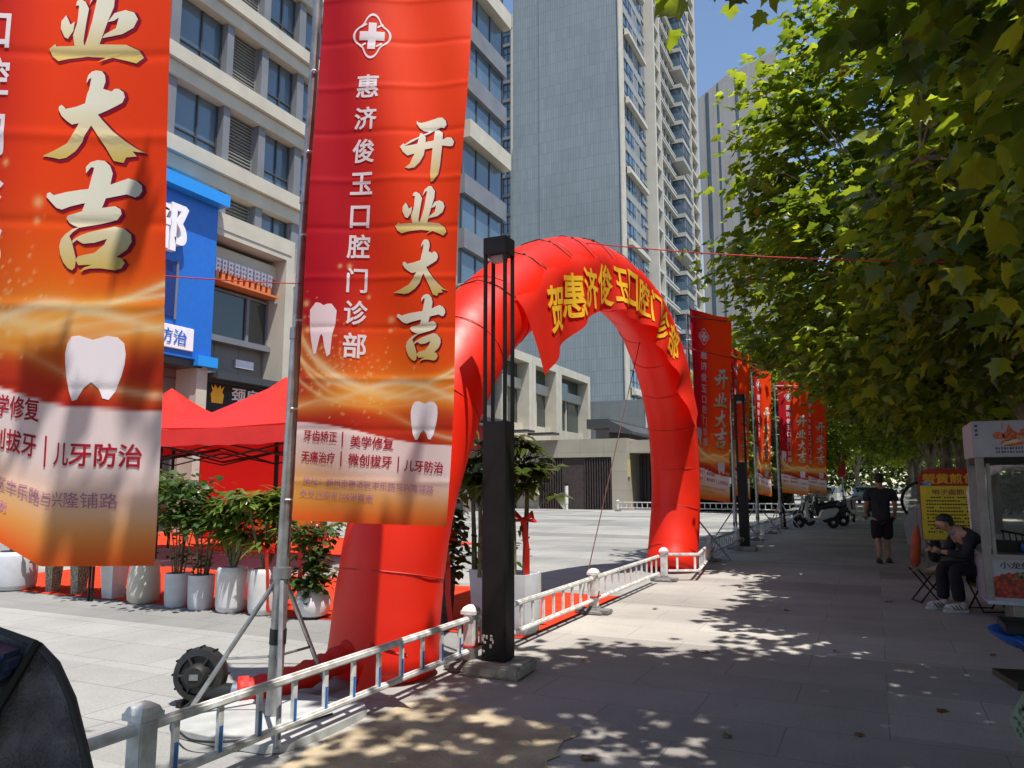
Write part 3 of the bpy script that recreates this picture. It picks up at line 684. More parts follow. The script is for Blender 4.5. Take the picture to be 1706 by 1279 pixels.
def refine(V, Fc, ml):
    bm = bmesh.new(); vs = [bm.verts.new((a, b, 0)) for a, b in V]
    for f in Fc:
        if len(set(f)) > 2:
            try: bm.faces.new([vs[i] for i in f])
            except ValueError: pass
    bmesh.ops.triangulate(bm, faces=bm.faces)
    for _ in range(4):
        es = [e for e in bm.edges if e.calc_length() > ml]
        if not es: break
        bmesh.ops.subdivide_edges(bm, edges=es, cuts=1); bmesh.ops.triangulate(bm, faces=[f for f in bm.faces if len(f.verts) > 3])
    bm.verts.index_update()
    out = [(v.co.x, v.co.y) for v in bm.verts], [tuple(v.index for v in f.verts) for f in bm.faces]
    bm.free(); return out
def brush(key, cx, y0, y1, w):
    polys = BR[key]; xs = [p[0] for q in polys for p in q]; ys = [p[1] for q in polys for p in q]
    sx = w / (max(xs) - min(xs)); sy = (y1 - y0) / (max(ys) - min(ys)); mx, my = (max(xs) + min(xs)) / 2, max(ys)
    res = []
    for q in polys:
        P = [((a - mx) * sx + cx, (my - b) * sy + y0) for a, b in q]
        res.append(poly2d(P))
    return res
TOOTH = [(115,110),(150,70),(178,73),(200,85),(225,76),(250,75),(283,110),(280,180),(262,240),(258,300),(255,340),(235,355),(215,300),(205,250),(195,235),(185,250),(176,290),(165,340),(150,345),(130,270),(118,190)]
def layout():
    """every printed mark in banner metres: name -> list of (V, F, rgb or None for gold)"""
    L = {'title_shadow': [], 'title': [], 'emblem': [], 'lettering': [], 'service_list': [], 'address': [], 'large_tooth_picture': [], 'small_tooth_picture': []}
    for key, cx, y0, y1, w in (('kai', .83, 2.325, 2.80, .385), ('ye', .825, 1.95, 2.295, .37), ('da', .835, 1.535, 1.92, .385), ('ji', .845, 1.09, 1.545, .345)):
        for V, Fc in brush(key, cx, y0, y1, w):
            cxm = sum(a for a, b in V) / len(V); cym = sum(b for a, b in V) / len(V)
            n = len(V); big = []
            for i in range(n):
                p0, p1, p2 = Vector(V[i - 1]), Vector(V[i]), Vector(V[(i + 1) % n])
                t = (p2 - p0); t = t.normalized() if t.length > 1e-6 else Vector((1, 0))
                ar = sum(V[j][0] * V[(j + 1) % n][1] - V[(j + 1) % n][0] * V[j][1] for j in range(n))
                nn = Vector((t.y, -t.x)) * (1 if ar > 0 else -1); big.append((p1.x + nn.x * .006 + .006, p1.y + nn.y * .006 - .006))
            L['title_shadow'].append((big, Fc, (.26, .0, .03)))
            L['title'].append((V, Fc, ('gold', y0, y1)))
    ring = []; N = 64; o = []; q = []
    for i in range(N):
        th = 2 * math.pi * i / N; r = .86 + .14 * math.cos(4 * th)
        o.append((.375 + .138 * r * math.cos(th), 3.42 + .18 * r * math.sin(th))); q.append((.375 + .122 * r * math.cos(th), 3.42 + .161 * r * math.sin(th)))
    W = (.78, .74, .80)
    L['emblem'].append((o + q, [(i, (i + 1) % N, N + (i + 1) % N, N + i) for i in range(N)], W))
    for th in (45, 135, 225, 315):
        a = R(th); px, py = .375 + .082 * math.cos(a), 3.42 + .108 * math.sin(a)
        L['emblem'].append(([(px - .02, py - .014), (px + .02, py + .014), (px + .012, py + .024), (px - .028, py - .004)], [(0, 1, 2, 3)], W))
    for x0, x1, y0, y1 in ((.347, .403, 3.315, 3.525), (.285, .347, 3.385, 3.455), (.403, .465, 3.385, 3.455)):
        L['emblem'].append(([(x0, y0), (x1, y0), (x1, y1), (x0, y1)], [(0, 1, 2, 3)], W))
    for ch, y in zip('惠济俊玉口腔门诊部', (3.03, 2.79, 2.55, 2.315, 2.08, 1.87, 1.635, 1.41, 1.185)):
        V, Fc, w, h = text2d(ch, .2, .02); k = .165 / max(w, h) if ch != '口' else .15 / h
        L['lettering'].append(([(a * k + .37 + .03 * (2.9 - y) * .2, b * k * 1.05 + y) for a, b in V], Fc, W))
    def row(key, s, x0, x1, y, h, col, bold=.018, sl=-.03):
        V, Fc, w, hh = text2d(s, .1, bold); kx = (x1 - x0) / w; ky = h / hh
        L[key].append(([(a * kx + (x0 + x1) / 2, b * ky + y + sl * (a * kx)) for a, b in V], Fc, col))
    RD = (.38, .01, .03)
    row('service_list', '牙齿矫正', .05, .29, .565, .075, RD); row('service_list', '美学修复', .385, .68, .535, .08, RD)
    row('service_list', '无痛治疗', .04, .28, .425, .075, RD); row('service_list', '微创拔牙', .375, .675, .415, .08, RD); row('service_list', '儿牙防治', .76, 1.04, .39, .078, RD)
    for x, y in ((.325, .55), (.32, .42), (.715, .40)):
        L['service_list'].append(([(x, y - .05), (x + .009, y - .05), (x + .009, y + .05), (x, y + .05)], [(0, 1, 2, 3)], RD))
    LC = (.46, .22, .34)
    row('address', '地址：郑州市惠济区丰乐路与兴隆铺路', .06, .98, .255, .05, LC, .004); row('address', '交叉口向东100米路南', .04, .56, .175, .05, LC, .004)
    def tooth(cx, cy, w, h, col, name):
        V = [((a - 199) / 168 * w + cx, (212 - b) / 285 * h + cy) for a, b in TOOTH]; V, Fc = poly2d(V); L[name].append((V, Fc, col))
    def chub(cx, cy):                                # a plump white tooth with two stubby roots
        P = [(-.04, .125), (-.07, .12), (-.09, .09), (-.097, .05), (-.095, .01), (-.088, -.04), (-.075, -.10), (-.055, -.135), (-.038, -.13), (-.022, -.09), (0, -.065), (.02, -.09), (.034, -.125), (.052, -.13), (.07, -.10), (.085, -.04), (.093, .01), (.095, .05), (.09, .095), (.07, .12), (.04, .125), (0, .108)]
        V, Fc = poly2d([(cx + a, cy + b) for a, b in P]); L['small_tooth_picture'].append((V, Fc, (.88, .80, .86)))
    tooth(.15, 1.285, .19, .37, (.86, .70, .76), 'large_tooth_picture'); chub(.885, .70)
    return L
LAY = layout()
M['cloth'] = attr_mat('printed banner cloth', .6, trans=.36, bump=.03, bscale=90)
M['ink'] = attr_mat('banner ink', .55, trans=.12)
M['foil'] = attr_mat('gold banner ink', .45, trans=.12)
def banner(parent, nx, ny, fmap, ml):
    xs = np.linspace(0, BW, nx); ys = np.linspace(0, BH, ny); X, Y = np.meshgrid(xs, ys); X = X.ravel(); Y = Y.ravel()
    mb = MB(); mb.v = [fmap(a, b, 0) for a, b in zip(X, Y)]
    mb.f = [[j * nx + i, j * nx + i + 1, (j + 1) * nx + i + 1, (j + 1) * nx + i] for j in range(ny - 1) for i in range(nx - 1)]; mb.mi = [0] * len(mb.f)
    o = mb.build('banner', M['cloth'], parent, smooth=True, fix=False); set_attr(o.data, print_color(X, Y))
    for name, items in LAY.items():
        mb = MB(); cols = []
        off = {'title_shadow': .002, 'large_tooth_picture': .002, 'small_tooth_picture': .002}.get(name, .0038)
        for V, Fc, col in items:
            V, Fc = refine(V, Fc, ml)
            mb.add([fmap(a, b, off) for a, b in V], Fc)
            for a, b in V:
                if col[0] == 'gold':
                    t = min(1, max(0, (b - col[1]) / (col[2] - col[1]))); t2 = min(1, t * 1.6)
                    cols.append((.66 + .20 * t2, .46 + .36 * t2, .09 + .60 * t2))
                else: cols.append(col)
        q = mb.build(name, M['foil'] if name == 'title' else M['ink'], o, fix=False); set_attr(q.data, np.array(cols))
    return o
def stand_parts(t, h, arm_dir, arm=1.1, feet=((-.5, -.25), (-.07, .64), (.5, -.5)), lean=(0, 0), plate=True):
    L = lambda z: (lean[0] * z / h, lean[1] * z / h, z)
    mb = MB().tube([(0, 0, .05), L(.95)], .05, 14); mb.tube([L(.95), L(2.6)], .042, 14); mb.tube([L(2.6), L(h)], .034, 12)
    mb.tube([L(.93), L(1.0)], .062, 14); mb.tube([L(2.56), L(2.64)], .05, 12); mb.tube([L(3.55), L(3.6)], .042, 12)
    mb.build('pole', M['grey_metal'], t, smooth='auto')
    MB().tube([L(.5), L(.6)], .055, 14).build('collar', M['black'], t, smooth='auto')
    for fx, fy_ in feet:
        lg = MB(); hub = Vector(L(.97)); lg.tube([hub, (fx, fy_, .06)], .016, 8); lg.tube([(0, 0, .42), hub.lerp(Vector((fx, fy_, .06)), .62)], .009, 6)
        lg.build('leg', M['grey_metal'], t, smooth='auto')
    a = Vector((arm_dir[0], arm_dir[1], 0)).normalized(); tp = Vector(L(h - .05))
    MB().tube([tp - a * .05, tp + a * arm], .014, 8).build('arm', M['grey_metal'], t)
    for z in np.arange(1.45, h - .2, .62):
        mb = MB(); p = Vector(L(z)); mb.tube([p + Vector((-.045, 0, 0)), p + a * .03 + Vector((0, -.05, 0)), p + a * .11], .008, 6); mb.build('ring', M['white_plastic'], t)
    if plate:
        pm = MB(); n = 28; ol = []
        for k in range(n):
            th = 2 * math.pi * k / n; c, s_ = math.cos(th), math.sin(th); q = .5 / max(abs(c), abs(s_)) ** .8
            ol.append((c * q, s_ * q))
        pm.prism(ol, .0, .05, lambda a, b, h: (a, b, h)); pm.build('base_plate', M['plate_metal'], t, bevel=.01)
def crease(y, rnd):
    d = 0
    for i in range(11):
        yc = .26 + i * .345; d += (.0032 if i % 2 else -.0032) * math.exp(-((y - yc) / .02) ** 2)
    return d
# second banner from the left: whole front in view
P2 = Vector((-3.66, 4.04, 0))
t2 = thing('banner_stand', 'tall red banner on a grey tripod pole and steel plate behind the white railing', 'banner', P2)
stand_parts(t2, 5.25, (.905, .425), 1.35, lean=(.12, .05))
dx, dy = math.cos(R(25.1)), math.sin(R(25.1))
def map2(x, y, o):
    k = y / BH
    d = .05 * math.sin(y * 1.7 + .6) * (.3 + x) + .018 * math.sin(x * 9 + y * 2.3) - .10 * max(0, x - .86) ** 1.2 * (1.5 - k) + crease(y - .03 * x, 0) + .012 * math.sin(5 * y + 3 * x) * max(0, 1 - y)
    d += .16 * (1 - min(1, y / 1.0)) ** 2 * .4
    xx = x * (.985 - .04 * (1 - k)) + .11 * k + .012 * math.sin(y * 2.4) * (x / BW)
    zz = 1.315 + y - .045 * x / BW * (1 - k * .85)
    d -= o; return (.17 + xx * dx - d * dy, -.11 + xx * dy + d * dx, zz)
banner(t2, 110, 372, map2, .03)
# nearest banner, cut by the left edge of the picture
P1 = Vector((-3.98, 1.76, 0))
t1 = thing('banner_stand', 'nearest red banner, its lower left corner curled up, in front of the potted plants', 'banner', P1)
stand_parts(t1, 5.5, (.9, .43), 1.3, plate=True)
e1x, e1y = math.cos(R(25.7)), math.sin(R(25.7))
def map1(x, y, o):
    k = y / BH; xw = .80 + (x - .84) * .89 if x < .84 else .80 + (x - .84) * 1.5
    z = 1.205 + y * 1.095 + .10 * min(1, max(0, (y - .2) / .4)) + .045 * min(1, max(0, (y - 1.3) / .5))
    d = .03 * math.sin(y * 1.9 + 1) + .02 * math.sin(x * 6 + y * 1.3) + crease(y, 0) * 1.2
    cut = max(0.0, .70 - xw); lift = min(cut * .62, .36)
    fade = max(0, 1 - y / .75) ** 1.5
    z += lift * fade; d += -.25 * cut * fade
    xx = xw + (-.10) * k + .02
    d -= o
    return (.1 + xx * e1x - d * e1y, .04 + xx * e1y + d * e1x, z)
banner(t1, 90, 330, map1, .03)
# the farther ones share one banner shape
def mapf(x, y, o):
    k = y / BH
    d = .06 * math.sin(x / BW * math.pi) + .05 * math.sin(y * 1.5) * (x / BW) + .02 * math.sin(x * 8 + y * 2) - o
    xx = x * (1 - .06 * (1 - k)) - .12 * (1 - k) * (x / BW)
    return (.1 + xx, d, 1.28 + y - .1 * (x / BW))
tf = thing('banner_stand', 'red banner right behind the far leg of the arch', 'banner', (-3.35, 15.6, 0))
stand_parts(tf, 5.1, (1, 0), 1.2, plate=False); banner(tf, 56, 190, mapf, .12)
tf.rotation_euler = (0, 0, R(52))
for (x, y, a, sc, lab) in ((-3.3, 20.4, 74, 1, 'narrow looking red banner between the arch and the middle lamp post'), (-3.25, 24.2, 70, 1, 'red banner partly behind the middle black lamp post'),
                       (-3.02, 28.2, 22, 1, 'red banner seen flat on, behind the leaning thin black pole'), (-2.55, 31.5, 30, 1, 'farthest red banner, partly covered by the flat-on banner before it')):
    copy_tree(tf, loc=(x, y, 0), rz=R(a), label=lab)

# ------------------------------------------------------------------ inflatable arch
AA = Vector((-3.76, 5.36, 0)); AB = Vector((-3.38, 14.1, 0)); ad = (AB - AA).normalized(); an = Vector((ad.y, -ad.x, 0))   # an points to the sidewalk
CP = [(.04, -.12), (.05, 0), (.12, .59), (.25, 1.18), (.46, 1.72), (.78, 2.27), (1.27, 2.9), (1.97, 3.48), (2.87, 4.02), (3.88, 4.4), (4.85, 4.6), (5.87, 4.63), (6.83, 4.47), (7.7, 4.05), (8.36, 3.43), (8.75, 2.7), (8.93, 1.65), (8.76, .76), (8.44, 0), (8.4, -.12)]
def catmull(P, n):
    out = []
    for i in range(1, len(P) - 2):
        p0, p1, p2, p3 = [Vector(q) for q in P[i - 1:i + 3]]
        for k in range(n):
            t = k / n
            out.append(.5 * ((2 * p1) + (p2 - p0) * t + (2 * p0 - 5 * p1 + 4 * p2 - p3) * t * t + (3 * p1 - p0 - 3 * p2 + p3) * t ** 3))
    out.append(Vector(P[-2])); return out
CL = catmull(CP, 10); AL = [0]
for a, b in zip(CL, CL[1:]): AL.append(AL[-1] + (b - a).length)
def arc(L):
    L = min(max(L, 0), AL[-1] - 1e-6)
    i = int(np.searchsorted(AL, L, 'right')) - 1; t = (L - AL[i]) / (AL[i + 1] - AL[i])
    p = CL[i].lerp(CL[i + 1], t); a = CL[max(i - 1, 0)]; b = CL[min(i + 2, len(CL) - 1)]; d = (b - a).normalized()
    return p, Vector((-d.y, d.x))                       # centre and outward normal in the arch plane (s,z)
AR = .448
def a3(s, z, out): p = AA + ad * s + an * out; return Vector((p.x, p.y, z))
arch = thing('inflatable_arch', 'red inflatable arch tied behind the white railing, with a red cloth of yellow characters', 'arch', (AA + AB) / 2)
mb = MB(); n = 36; NS = 170; vs = []
rs = random.Random(2); ph = [rs.uniform(0, 6) for _ in range(8)]
for i in range(NS + 1):
    L = AL[-1] * i / NS; p, nn = arc(L); e = min(L, AL[-1] - L)
    r = AR * (1 + .05 * math.exp(-(e / .25) ** 2)) * (.86 if e < .03 else 1)
    r *= 1 - .018 * math.exp(-(((L + .4) % .8 - .4) / .035) ** 2)
    for k in range(n):
        th = 2 * math.pi * k / n
        q = r * (1 + .012 * math.sin(3 * th + L * 1.3 + ph[0]) + .008 * math.sin(7 * th + 2.1 * L + ph[1]) + .006 * math.sin(2 * th - 5 * L))
        vs.append(a3(p.x + nn.x * q * math.cos(th), max(.012, p.y + nn.y * q * math.cos(th)), q * math.sin(th)))
mb.add(vs, [(i * n + k, i * n + (k + 1) % n, (i + 1) * n + (k + 1) % n, (i + 1) * n + k) for i in range(NS) for k in range(n)] + [tuple(range(n)), tuple(NS * n + k for k in range(n))])
M['arch_red'] = mat('red inflated nylon', (.82, .024, .006), .42, var=.1, scale=1.2, bump=.4, bscale=2.6, trans=.32, tcol=(1, .035, .01))
wpart(mb, 'tube', M['arch_red'], arch, smooth=True)
M['seam'] = mat('stitched seam', (.45, .012, .005), .6)
for i in range(1, int(AL[-1] / .8) + 1):             # stitched seams between the fabric panels
    L = i * .8; p, nn = arc(L); q = AR * .985 + .004
    if p.y < .12: continue
    P = [a3(p.x + nn.x * q * math.cos(t), p.y + nn.y * q * math.cos(t), q * math.sin(t)) for t in [2 * math.pi * k / 40 for k in range(41)]]
    wpart(MB().tube(P, .006, 5, cap=False), 'seam', M['seam'], arch)
La = min(range(len(CL)), key=lambda i: abs(CL[i].x - 1.75) + (9 if CL[i].y < 2 else 0)); Lb = min(range(len(CL)), key=lambda i: (CL[i] - Vector((8.72, 2.85))).length)
LA, LB = AL[La], AL[Lb]
def cloth_edges(u):
    return .16 + .05 * math.cos(u * 2 * math.pi * 9), -.64 - .09 * math.exp(-(u / .12) ** 2) - .05 * math.sin(u * 17) + .05 * math.exp(-((u - .42) / .1) ** 2)
def cloth_out(u, q):
    tp, bot = cloth_edges(u); v = (q - tp) / (bot - tp)
    out = math.sqrt(max(AR ** 2 - q * q, 0)) if q > 0 else AR + .02 * q
    rip = .05 * v * math.sin(u * 31 + 1.5 * v) + .035 * v * math.sin(u * 58 + 3 * v + 1) + .12 * v * math.exp(-((u - .37) / .016) ** 2) - .10 * v * math.exp(-((u - .70) / .025) ** 2)
    return out + .035 + rip * 1.0 + (.14 * (u - .86) / .14 * v if u > .86 else 0)
def cloth_pt(u, v, o=0.0):
    """u along the cloth 0..1, v 0 top .. 1 bottom"""
    p, nn = arc(LA + (LB - LA) * u); tp, bot = cloth_edges(u); q = tp + (bot - tp) * v
    return a3(p.x + nn.x * q, p.y + nn.y * q - (.10 * (u - .86) / .14 * v if u > .86 else 0), cloth_out(u, q) + o)
def cloth_at(s_, z_, o):
    """the cloth surface in front of a point of the arch plane"""
    P = Vector((s_, z_)); best = min(range(0, 201), key=lambda i: (arc(LA + (LB - LA) * i / 200)[0] - P).length)
    u = best / 200; p, nn = arc(LA + (LB - LA) * u); t = Vector((nn.y, -nn.x)); u = min(1, max(0, u + (P - p).dot(t) / (LB - LA))); p, nn = arc(LA + (LB - LA) * u)
    return a3(s_, z_ - (.10 * (u - .86) / .14 * .5 if u > .86 else 0), cloth_out(u, (P - p).dot(nn)) + o)
mb = MB(); NU, NV = 240, 26
mb.add([cloth_pt(i / NU, j / NV) for j in range(NV + 1) for i in range(NU + 1)], [(j * (NU + 1) + i, j * (NU + 1) + i + 1, (j + 1) * (NU + 1) + i + 1, (j + 1) * (NU + 1) + i) for j in range(NV) for i in range(NU)])
cl = wpart(mb, 'banner', M['red_fabric'], arch, smooth=True)
mb = MB()
for i, ch in enumerate('贺惠济俊玉口腔门诊部'):
    V, Fc, w, h = text2d(ch, .5, .019); k = .54 / max(w, h); V, Fc = refine([(a * k, b * k) for a, b in V], Fc, .035)
    p, nn = arc(LA + (LB - LA) * (.10 + i * .0745)); c = p + nn * -.25; th = math.atan2(-nn.x, nn.y) * (.5 if i < 4 else .8); ct, st_ = math.cos(th), math.sin(th)
    mb.add([cloth_at(c.x + a * ct - b * st_, c.y + a * st_ + b * ct, .016) for a, b in V], Fc)
q = mb.build('lettering', M['yellow'], cl, off=arch.location, fix=False)
for u in (.0, .11, .2, .29, .38, .5, .62, .74, .86):
    L = LA + (LB - LA) * u; p, nn = arc(L); pts = [cloth_pt(u, 0.0, .01)]
    for th in range(20, 171, 15):
        a = R(th); pts.append(a3(p.x + nn.x * (AR + .012) * math.sin(a) + .03 * math.sin(th), p.y + nn.y * (AR + .012) * math.sin(a), (AR + .012) * math.cos(a)))
    mb = MB().tube([pts[0]] + pts[2:], .007, 6); mb.ball(pts[4], .024, 8); wpart(mb, 'tie_cord', M['cord_dark'] if u < .6 else M['cord_red'], arch)
# air hose and blower
bl = thing('air_blower', 'round black air blower with a red hose feeding the arch', 'blower', (-4.42, 4.13, 0)); bl.scale = (.78, .78, .78)
ax = Vector((.43, -.90, .05)).normalized(); Mx = ax.to_track_quat('Z', 'Y').to_matrix().to_4x4(); c0 = Vector((0, 0, .27))
mb = MB().lathe([(.02, -.11), (.15, -.11), (.225, -.07), (.24, -.03), (.24, .03), (.225, .07), (.17, .085), (.16, .06), (.02, .06)], c0, 36, M=Mx)
mb.tube([c0 + Vector((.05, .02, -.16)), c0 + Vector((.34, .12, -.15))], [.09, .075], 14)
mb.build('housing', mat('black moulded plastic', (.018, .018, .018), .35, var=.2, scale=8), bl, smooth='auto')
mb = MB().lathe([(.01, .05), (.11, .05), (.105, .13), (.08, .16), (.01, .165)], c0, 22, M=Mx)
for k in range(6):
    a = k * math.pi / 3; d = Mx @ Vector((math.cos(a) * .15, math.sin(a) * .15, .075)); mb.tube([c0 + d * .6 + ax * .05, c0 + d * 1.15], .012, 6)
mb.build('motor', M['black'], bl, smooth='auto')
for k in range(12):
    a = k * math.pi / 6; d = Mx @ Vector((math.cos(a) * .24, math.sin(a) * .24, 0)); MB().tube([c0 + d - ax * .05, c0 + d + ax * .05], .011, 6).build('bolt', M['black_metal'], bl)
mb = MB().box(c0 + ax * .168 + Vector((0, 0, 0)), (.08, .05, .006), M=Mx); mb.build('rating_plate', M['grey_metal'], bl)
mb = MB().box((-.1, 0, .025), (.06, .3, .05)); mb.box((.12, .05, .025), (.06, .3, .05)); mb.build('foot', M['black_metal'], bl)
mb = MB().tube([c0 + Vector((.3, .11, -.15)), c0 + Vector((.36, .14, -.15))], .092, 14); mb.build('outlet_ring', M['chrome'], bl, smooth='auto')
hs = [Vector((-4.17, 4.23, .10)), Vector((-4.02, 4.40, .11)), Vector((-3.9, 4.66, .15)), Vector((-3.84, 4.85, .19)), Vector((-3.8, 5.05, .24))]
mb = MB(); pp = catmull([(*h,) for h in [hs[0]] + hs + [hs[-1]]], 6)
mb.tube(pp, [.085 + .012 * math.sin(i * 1.7) + .02 * (i / len(pp)) for i in range(len(pp))], 16); wpart(mb, 'hose', M['red_fabric'], arch, smooth=True)
mb = MB().tube([(-4.17, 4.24, .10), (-4.12, 4.29, .10)], .095, 14); wpart(mb, 'hose_cuff', M['cord_red'], arch)
mb = MB(); cd = [(-4.3, 4.0, .1), (-4.25, 3.75, .03), (-3.9, 3.5, .062), (-3.65, 3.42, .065), (-3.4, 3.6, .066), (-3.3, 4.2, .06)]
mb.tube(catmull([cd[0]] + cd + [cd[-1]], 6), .007, 6); tag(mb.build('power_cable', M['black']), 'thin black power cable lying from the blower across the steel plate', 'cable')
# red ribbon tails knotted at the foot of the near leg
mb = MB(); r = random.Random(3)
for k in range(4):
    a = r.uniform(-.3, .3); p = [(-3.42 + .02 * k, 4.78, .36), (-3.38 + a * .2, 4.72 + a * .1, .22), (-3.36 + a * .4, 4.66 + a * .3, .06)]
    for i in range(2):
        x0, x1 = p[i], p[i + 1]; mb.add([(x0[0] - .02, x0[1], x0[2]), (x0[0] + .02, x0[1] + .02, x0[2]), (x1[0] + .02, x1[1] + .02, x1[2]), (x1[0] - .02, x1[1], x1[2])], [(0, 1, 2, 3)])
mb.ball((-3.42, 4.78, .37), .03, 8); mb.tube([(-3.18, 4.9, .3), (-3.3, 4.84, .33), (-3.42, 4.78, .37)], .014, 6)
tag(mb.build('ribbon', M['red_fabric']), 'red ribbon knotted to the railing at the foot of the arch', 'ribbon')
def rope(a, b, sag, m, r, label):
    a, b = Vector(a), Vector(b); P = [a.lerp(b, i / 24) - Vector((0, 0, sag * 4 * (i / 24) * (1 - i / 24))) for i in range(25)]
    tag(MB().tube(P, r, 6).build('guy_rope', m), label, 'rope')
rope(a3(3.9, 4.83, 0), (2.45, 9.05, 3.72), .12, M['cord_red'], .008, 'red rope stretched from the top of the arch to the tree on the right')
rope(a3(8.05, 4.15, 0), (2.45, 21.0, 3.75), .18, M['cord_red'], .011, 'red rope from the far shoulder of the arch sagging to a tree trunk')
rope(a3(7.0, 3.98, 0), (-3.25, 9.0, .45), .0, M['cord_dark'], .007, 'thin dark rope slanting down inside the arch to the railing')
rope((-3.57, 4.07, 2.96), (-3.96, 1.78, 2.62), .03, M['cord_red'], .004, 'thin red string between the poles of the two nearest banners')
# ------------------------------------------------------------------ white plastic railing
def post_mb(mb):
    mb.box((0, 0, .25), (.11, .11, .5)); mb.lathe([(.072, .49), (.076, .505), (.06, .525), (.05, .55), (.02, .562)], n=4, sq=.0, M=Matrix.Rotation(R(0), 4, 'Z'))
def rail_section(t, L, strips, bend=None, n=11):
    mb = MB(); mb.box((0, 0, .25), (.1, .1, .42)); mb.build('post', M['white_plastic'], t, bevel=.008)
    mb = MB().box((0, 0, .475), (.13, .13, .03)); mb.lathe([(.085, .49), (.07, .515), (.03, .535)], n=4); mb.build('post_cap', M['white_plastic'], t)
    mb = MB(); mb.lathe([(.20, .0), (.20, .03), (.09, .06), (.075, .10)], n=4, sq=0); mb.box((0, 0, .03), (.42, .2, .05)); mb.build('foot', M['rubber'], t, bevel=.01)
    P = bend or [(0, .05), (0, L - .05)]
    def at(d):
        for (a, b) in zip(P, P[1:]):
            l = math.dist(a, b)
            if d <= l or b is P[-1]: k = d / l; return (a[0] + (b[0] - a[0]) * k, a[1] + (b[1] - a[1]) * k), math.atan2(b[1] - a[1], b[0] - a[0])
            d -= l
    T = sum(math.dist(a, b) for a, b in zip(P, P[1:]))
    for z, r, nm in ((.42, .03, 'top_rail'), (.16, .026, 'bottom_rail')):
        mb = MB()
        for a, b in zip(P, P[1:]):
            c = ((a[0] + b[0]) / 2, (a[1] + b[1]) / 2, z); l = math.dist(a, b) + .02
            mb.box(c, (l, .045, r * 1.6), math.atan2(b[1] - a[1], b[0] - a[0]))
        mb.build(nm, M['white_plastic'], t, bevel=.012)
    for i in range(n):
        (x, y), an_ = at(T * (i + .5) / n)
        b = MB().box((x, y, .29), (.034, .02, .25), an_).build('baluster', M['white_plastic'], t)
        if strips:
            MB().box((x + .0115 * math.sin(an_) * 1.0, y - .0115 * math.cos(an_) * 1.0, .235), (.022, .004, .13), an_).build('reflector', M['blue_strip'], b)
def rs_thing(lab, y, x=-3.17, rz=0): return thing('railing_section', lab, 'railing', (x, y, 0), rz, 'white railing along the sidewalk')
r0 = rs_thing('nearest white railing section, with blue stripes on its uprights', 2.63); rail_section(r0, 3.22, True)
mb = MB().tube([(0, -.05, .42), (0, -1.6, .42)], .028, 10); mb.build('top_rail', M['white_plastic'], r0, smooth='auto'); MB().tube([(0, -.05, .16), (0, -1.6, .16)], .022, 10).build('bottom_rail', M['white_plastic'], r0, smooth='auto')
r1 = rs_thing('white railing section whose post stands behind the black lamp post, with a red tie', 5.86); rail_section(r1, 3.15, False)
mb = MB().tube([(.06, -.06, .2), (.065, .06, .205), (-.06, .06, .2), (-.06, -.06, .2), (.06, -.06, .2)], .012, 6); mb.tube([(.07, -.05, .2), (.1, -.08, .28)], .01, 6); mb.build('red_tie', M['cord_red'], r1)
copy_tree(r1, loc=(-3.17, 9.0, 0), label='white railing section in the middle of the arch opening, in full sun')
r3 = rs_thing('bent white railing section pushed out towards the sidewalk at the far arch leg', 12.45)
rail_section(r3, 3.6, False, bend=[(.06, .05), (.5, .28), (.36, 1.5), (.22, 2.6), (.06, 3.55)], n=13)
labs = ['white railing section just past the far arch leg, half in shade', 'white railing section beside the middle black lamp post, in shade', 'white railing section beyond the middle lamp post', 'white railing section below the flat-on red banner', 'farthest white railing section by the parked scooters']
for i, lb in enumerate(labs): copy_tree(r1, loc=(-3.13 + .02 * i, 16.05 + 3.2 * i, 0), label=lb)
# the railing across the far side of the plaza
rf0 = rs_thing('white railing section across the far side of the plaza, next to the gatehouse', 43.7, -13.8, R(-90)); rf0['group'] = 'white railing across the far plaza'
rail_section(rf0, 3.2, False); rf0.scale = (1.2, 1.12, 1.25)
for i, lb in enumerate(['white railing section across the far plaza, behind the far arch leg', 'white railing section across the far plaza, below the red banner by the arch', 'white railing section at the right end of the far plaza']):
    copy_tree(rf0, loc=(-10.2 + 3.6 * i, 43.75, 0), label=lb)

# ------------------------------------------------------------------ black lamp posts
lp = thing('lamp_post', 'nearest tall black square lamp post on a concrete block, in front of the arch', 'lamp post', (-2.92, 5.88, 0))
MB().box((.02, 0, .05), (.5, .46, .1), R(4)).build('plinth', M['concrete'], lp, bevel=.02)
mb = MB().box((0, 0, 1.1), (.22, .18, 1.98)); mb.build('body', M['black_metal'], lp, bevel=.004)
for sx in (-1, 1):
    for sy in (-1, 1): MB().box((sx * .096, sy * .076, 2.84), (.027, .027, 1.5)).build('bar', M['black_metal'], lp)
MB().box((0, 0, 3.655), (.225, .185, .16)).build('cap', M['black_metal'], lp, bevel=.004)
MB().box((0, 0, 3.55), (.12, .1, .05)).build('lamp', mat('unlit lamp lens', (.5, .45, .42), .4), lp)
mb = MB(); r = random.Random(6)
for k in range(9): mb.ball((-.1 + r.uniform(0, .1), -.088, .14 + r.uniform(0, .2)), (r.uniform(.01, .025), .004, r.uniform(.01, .03)), 6)
mb.build('paint_chip', mat('chipped primer', (.4, .36, .33), .9), lp)
copy_tree(lp, loc=(-2.86, 18.95, 0), label='middle black square lamp post in the tree shade by the railing')
lq = thing('lamp_post', 'thin black pole leaning beside the flat-on red banner', 'pole', (-3.0, 29.2, 0))
MB().tube([(0, 0, 0), (-.1, -.02, 1.9), (-.19, -.04, 3.6)], [.07, .055, .05], 8).build('pole', M['black_metal'], lq)
MB().tube([(-.19, -.04, 3.6), (-.2, -.04, 3.85)], [.11, .09], 8).build('head', M['black_metal'], lq)
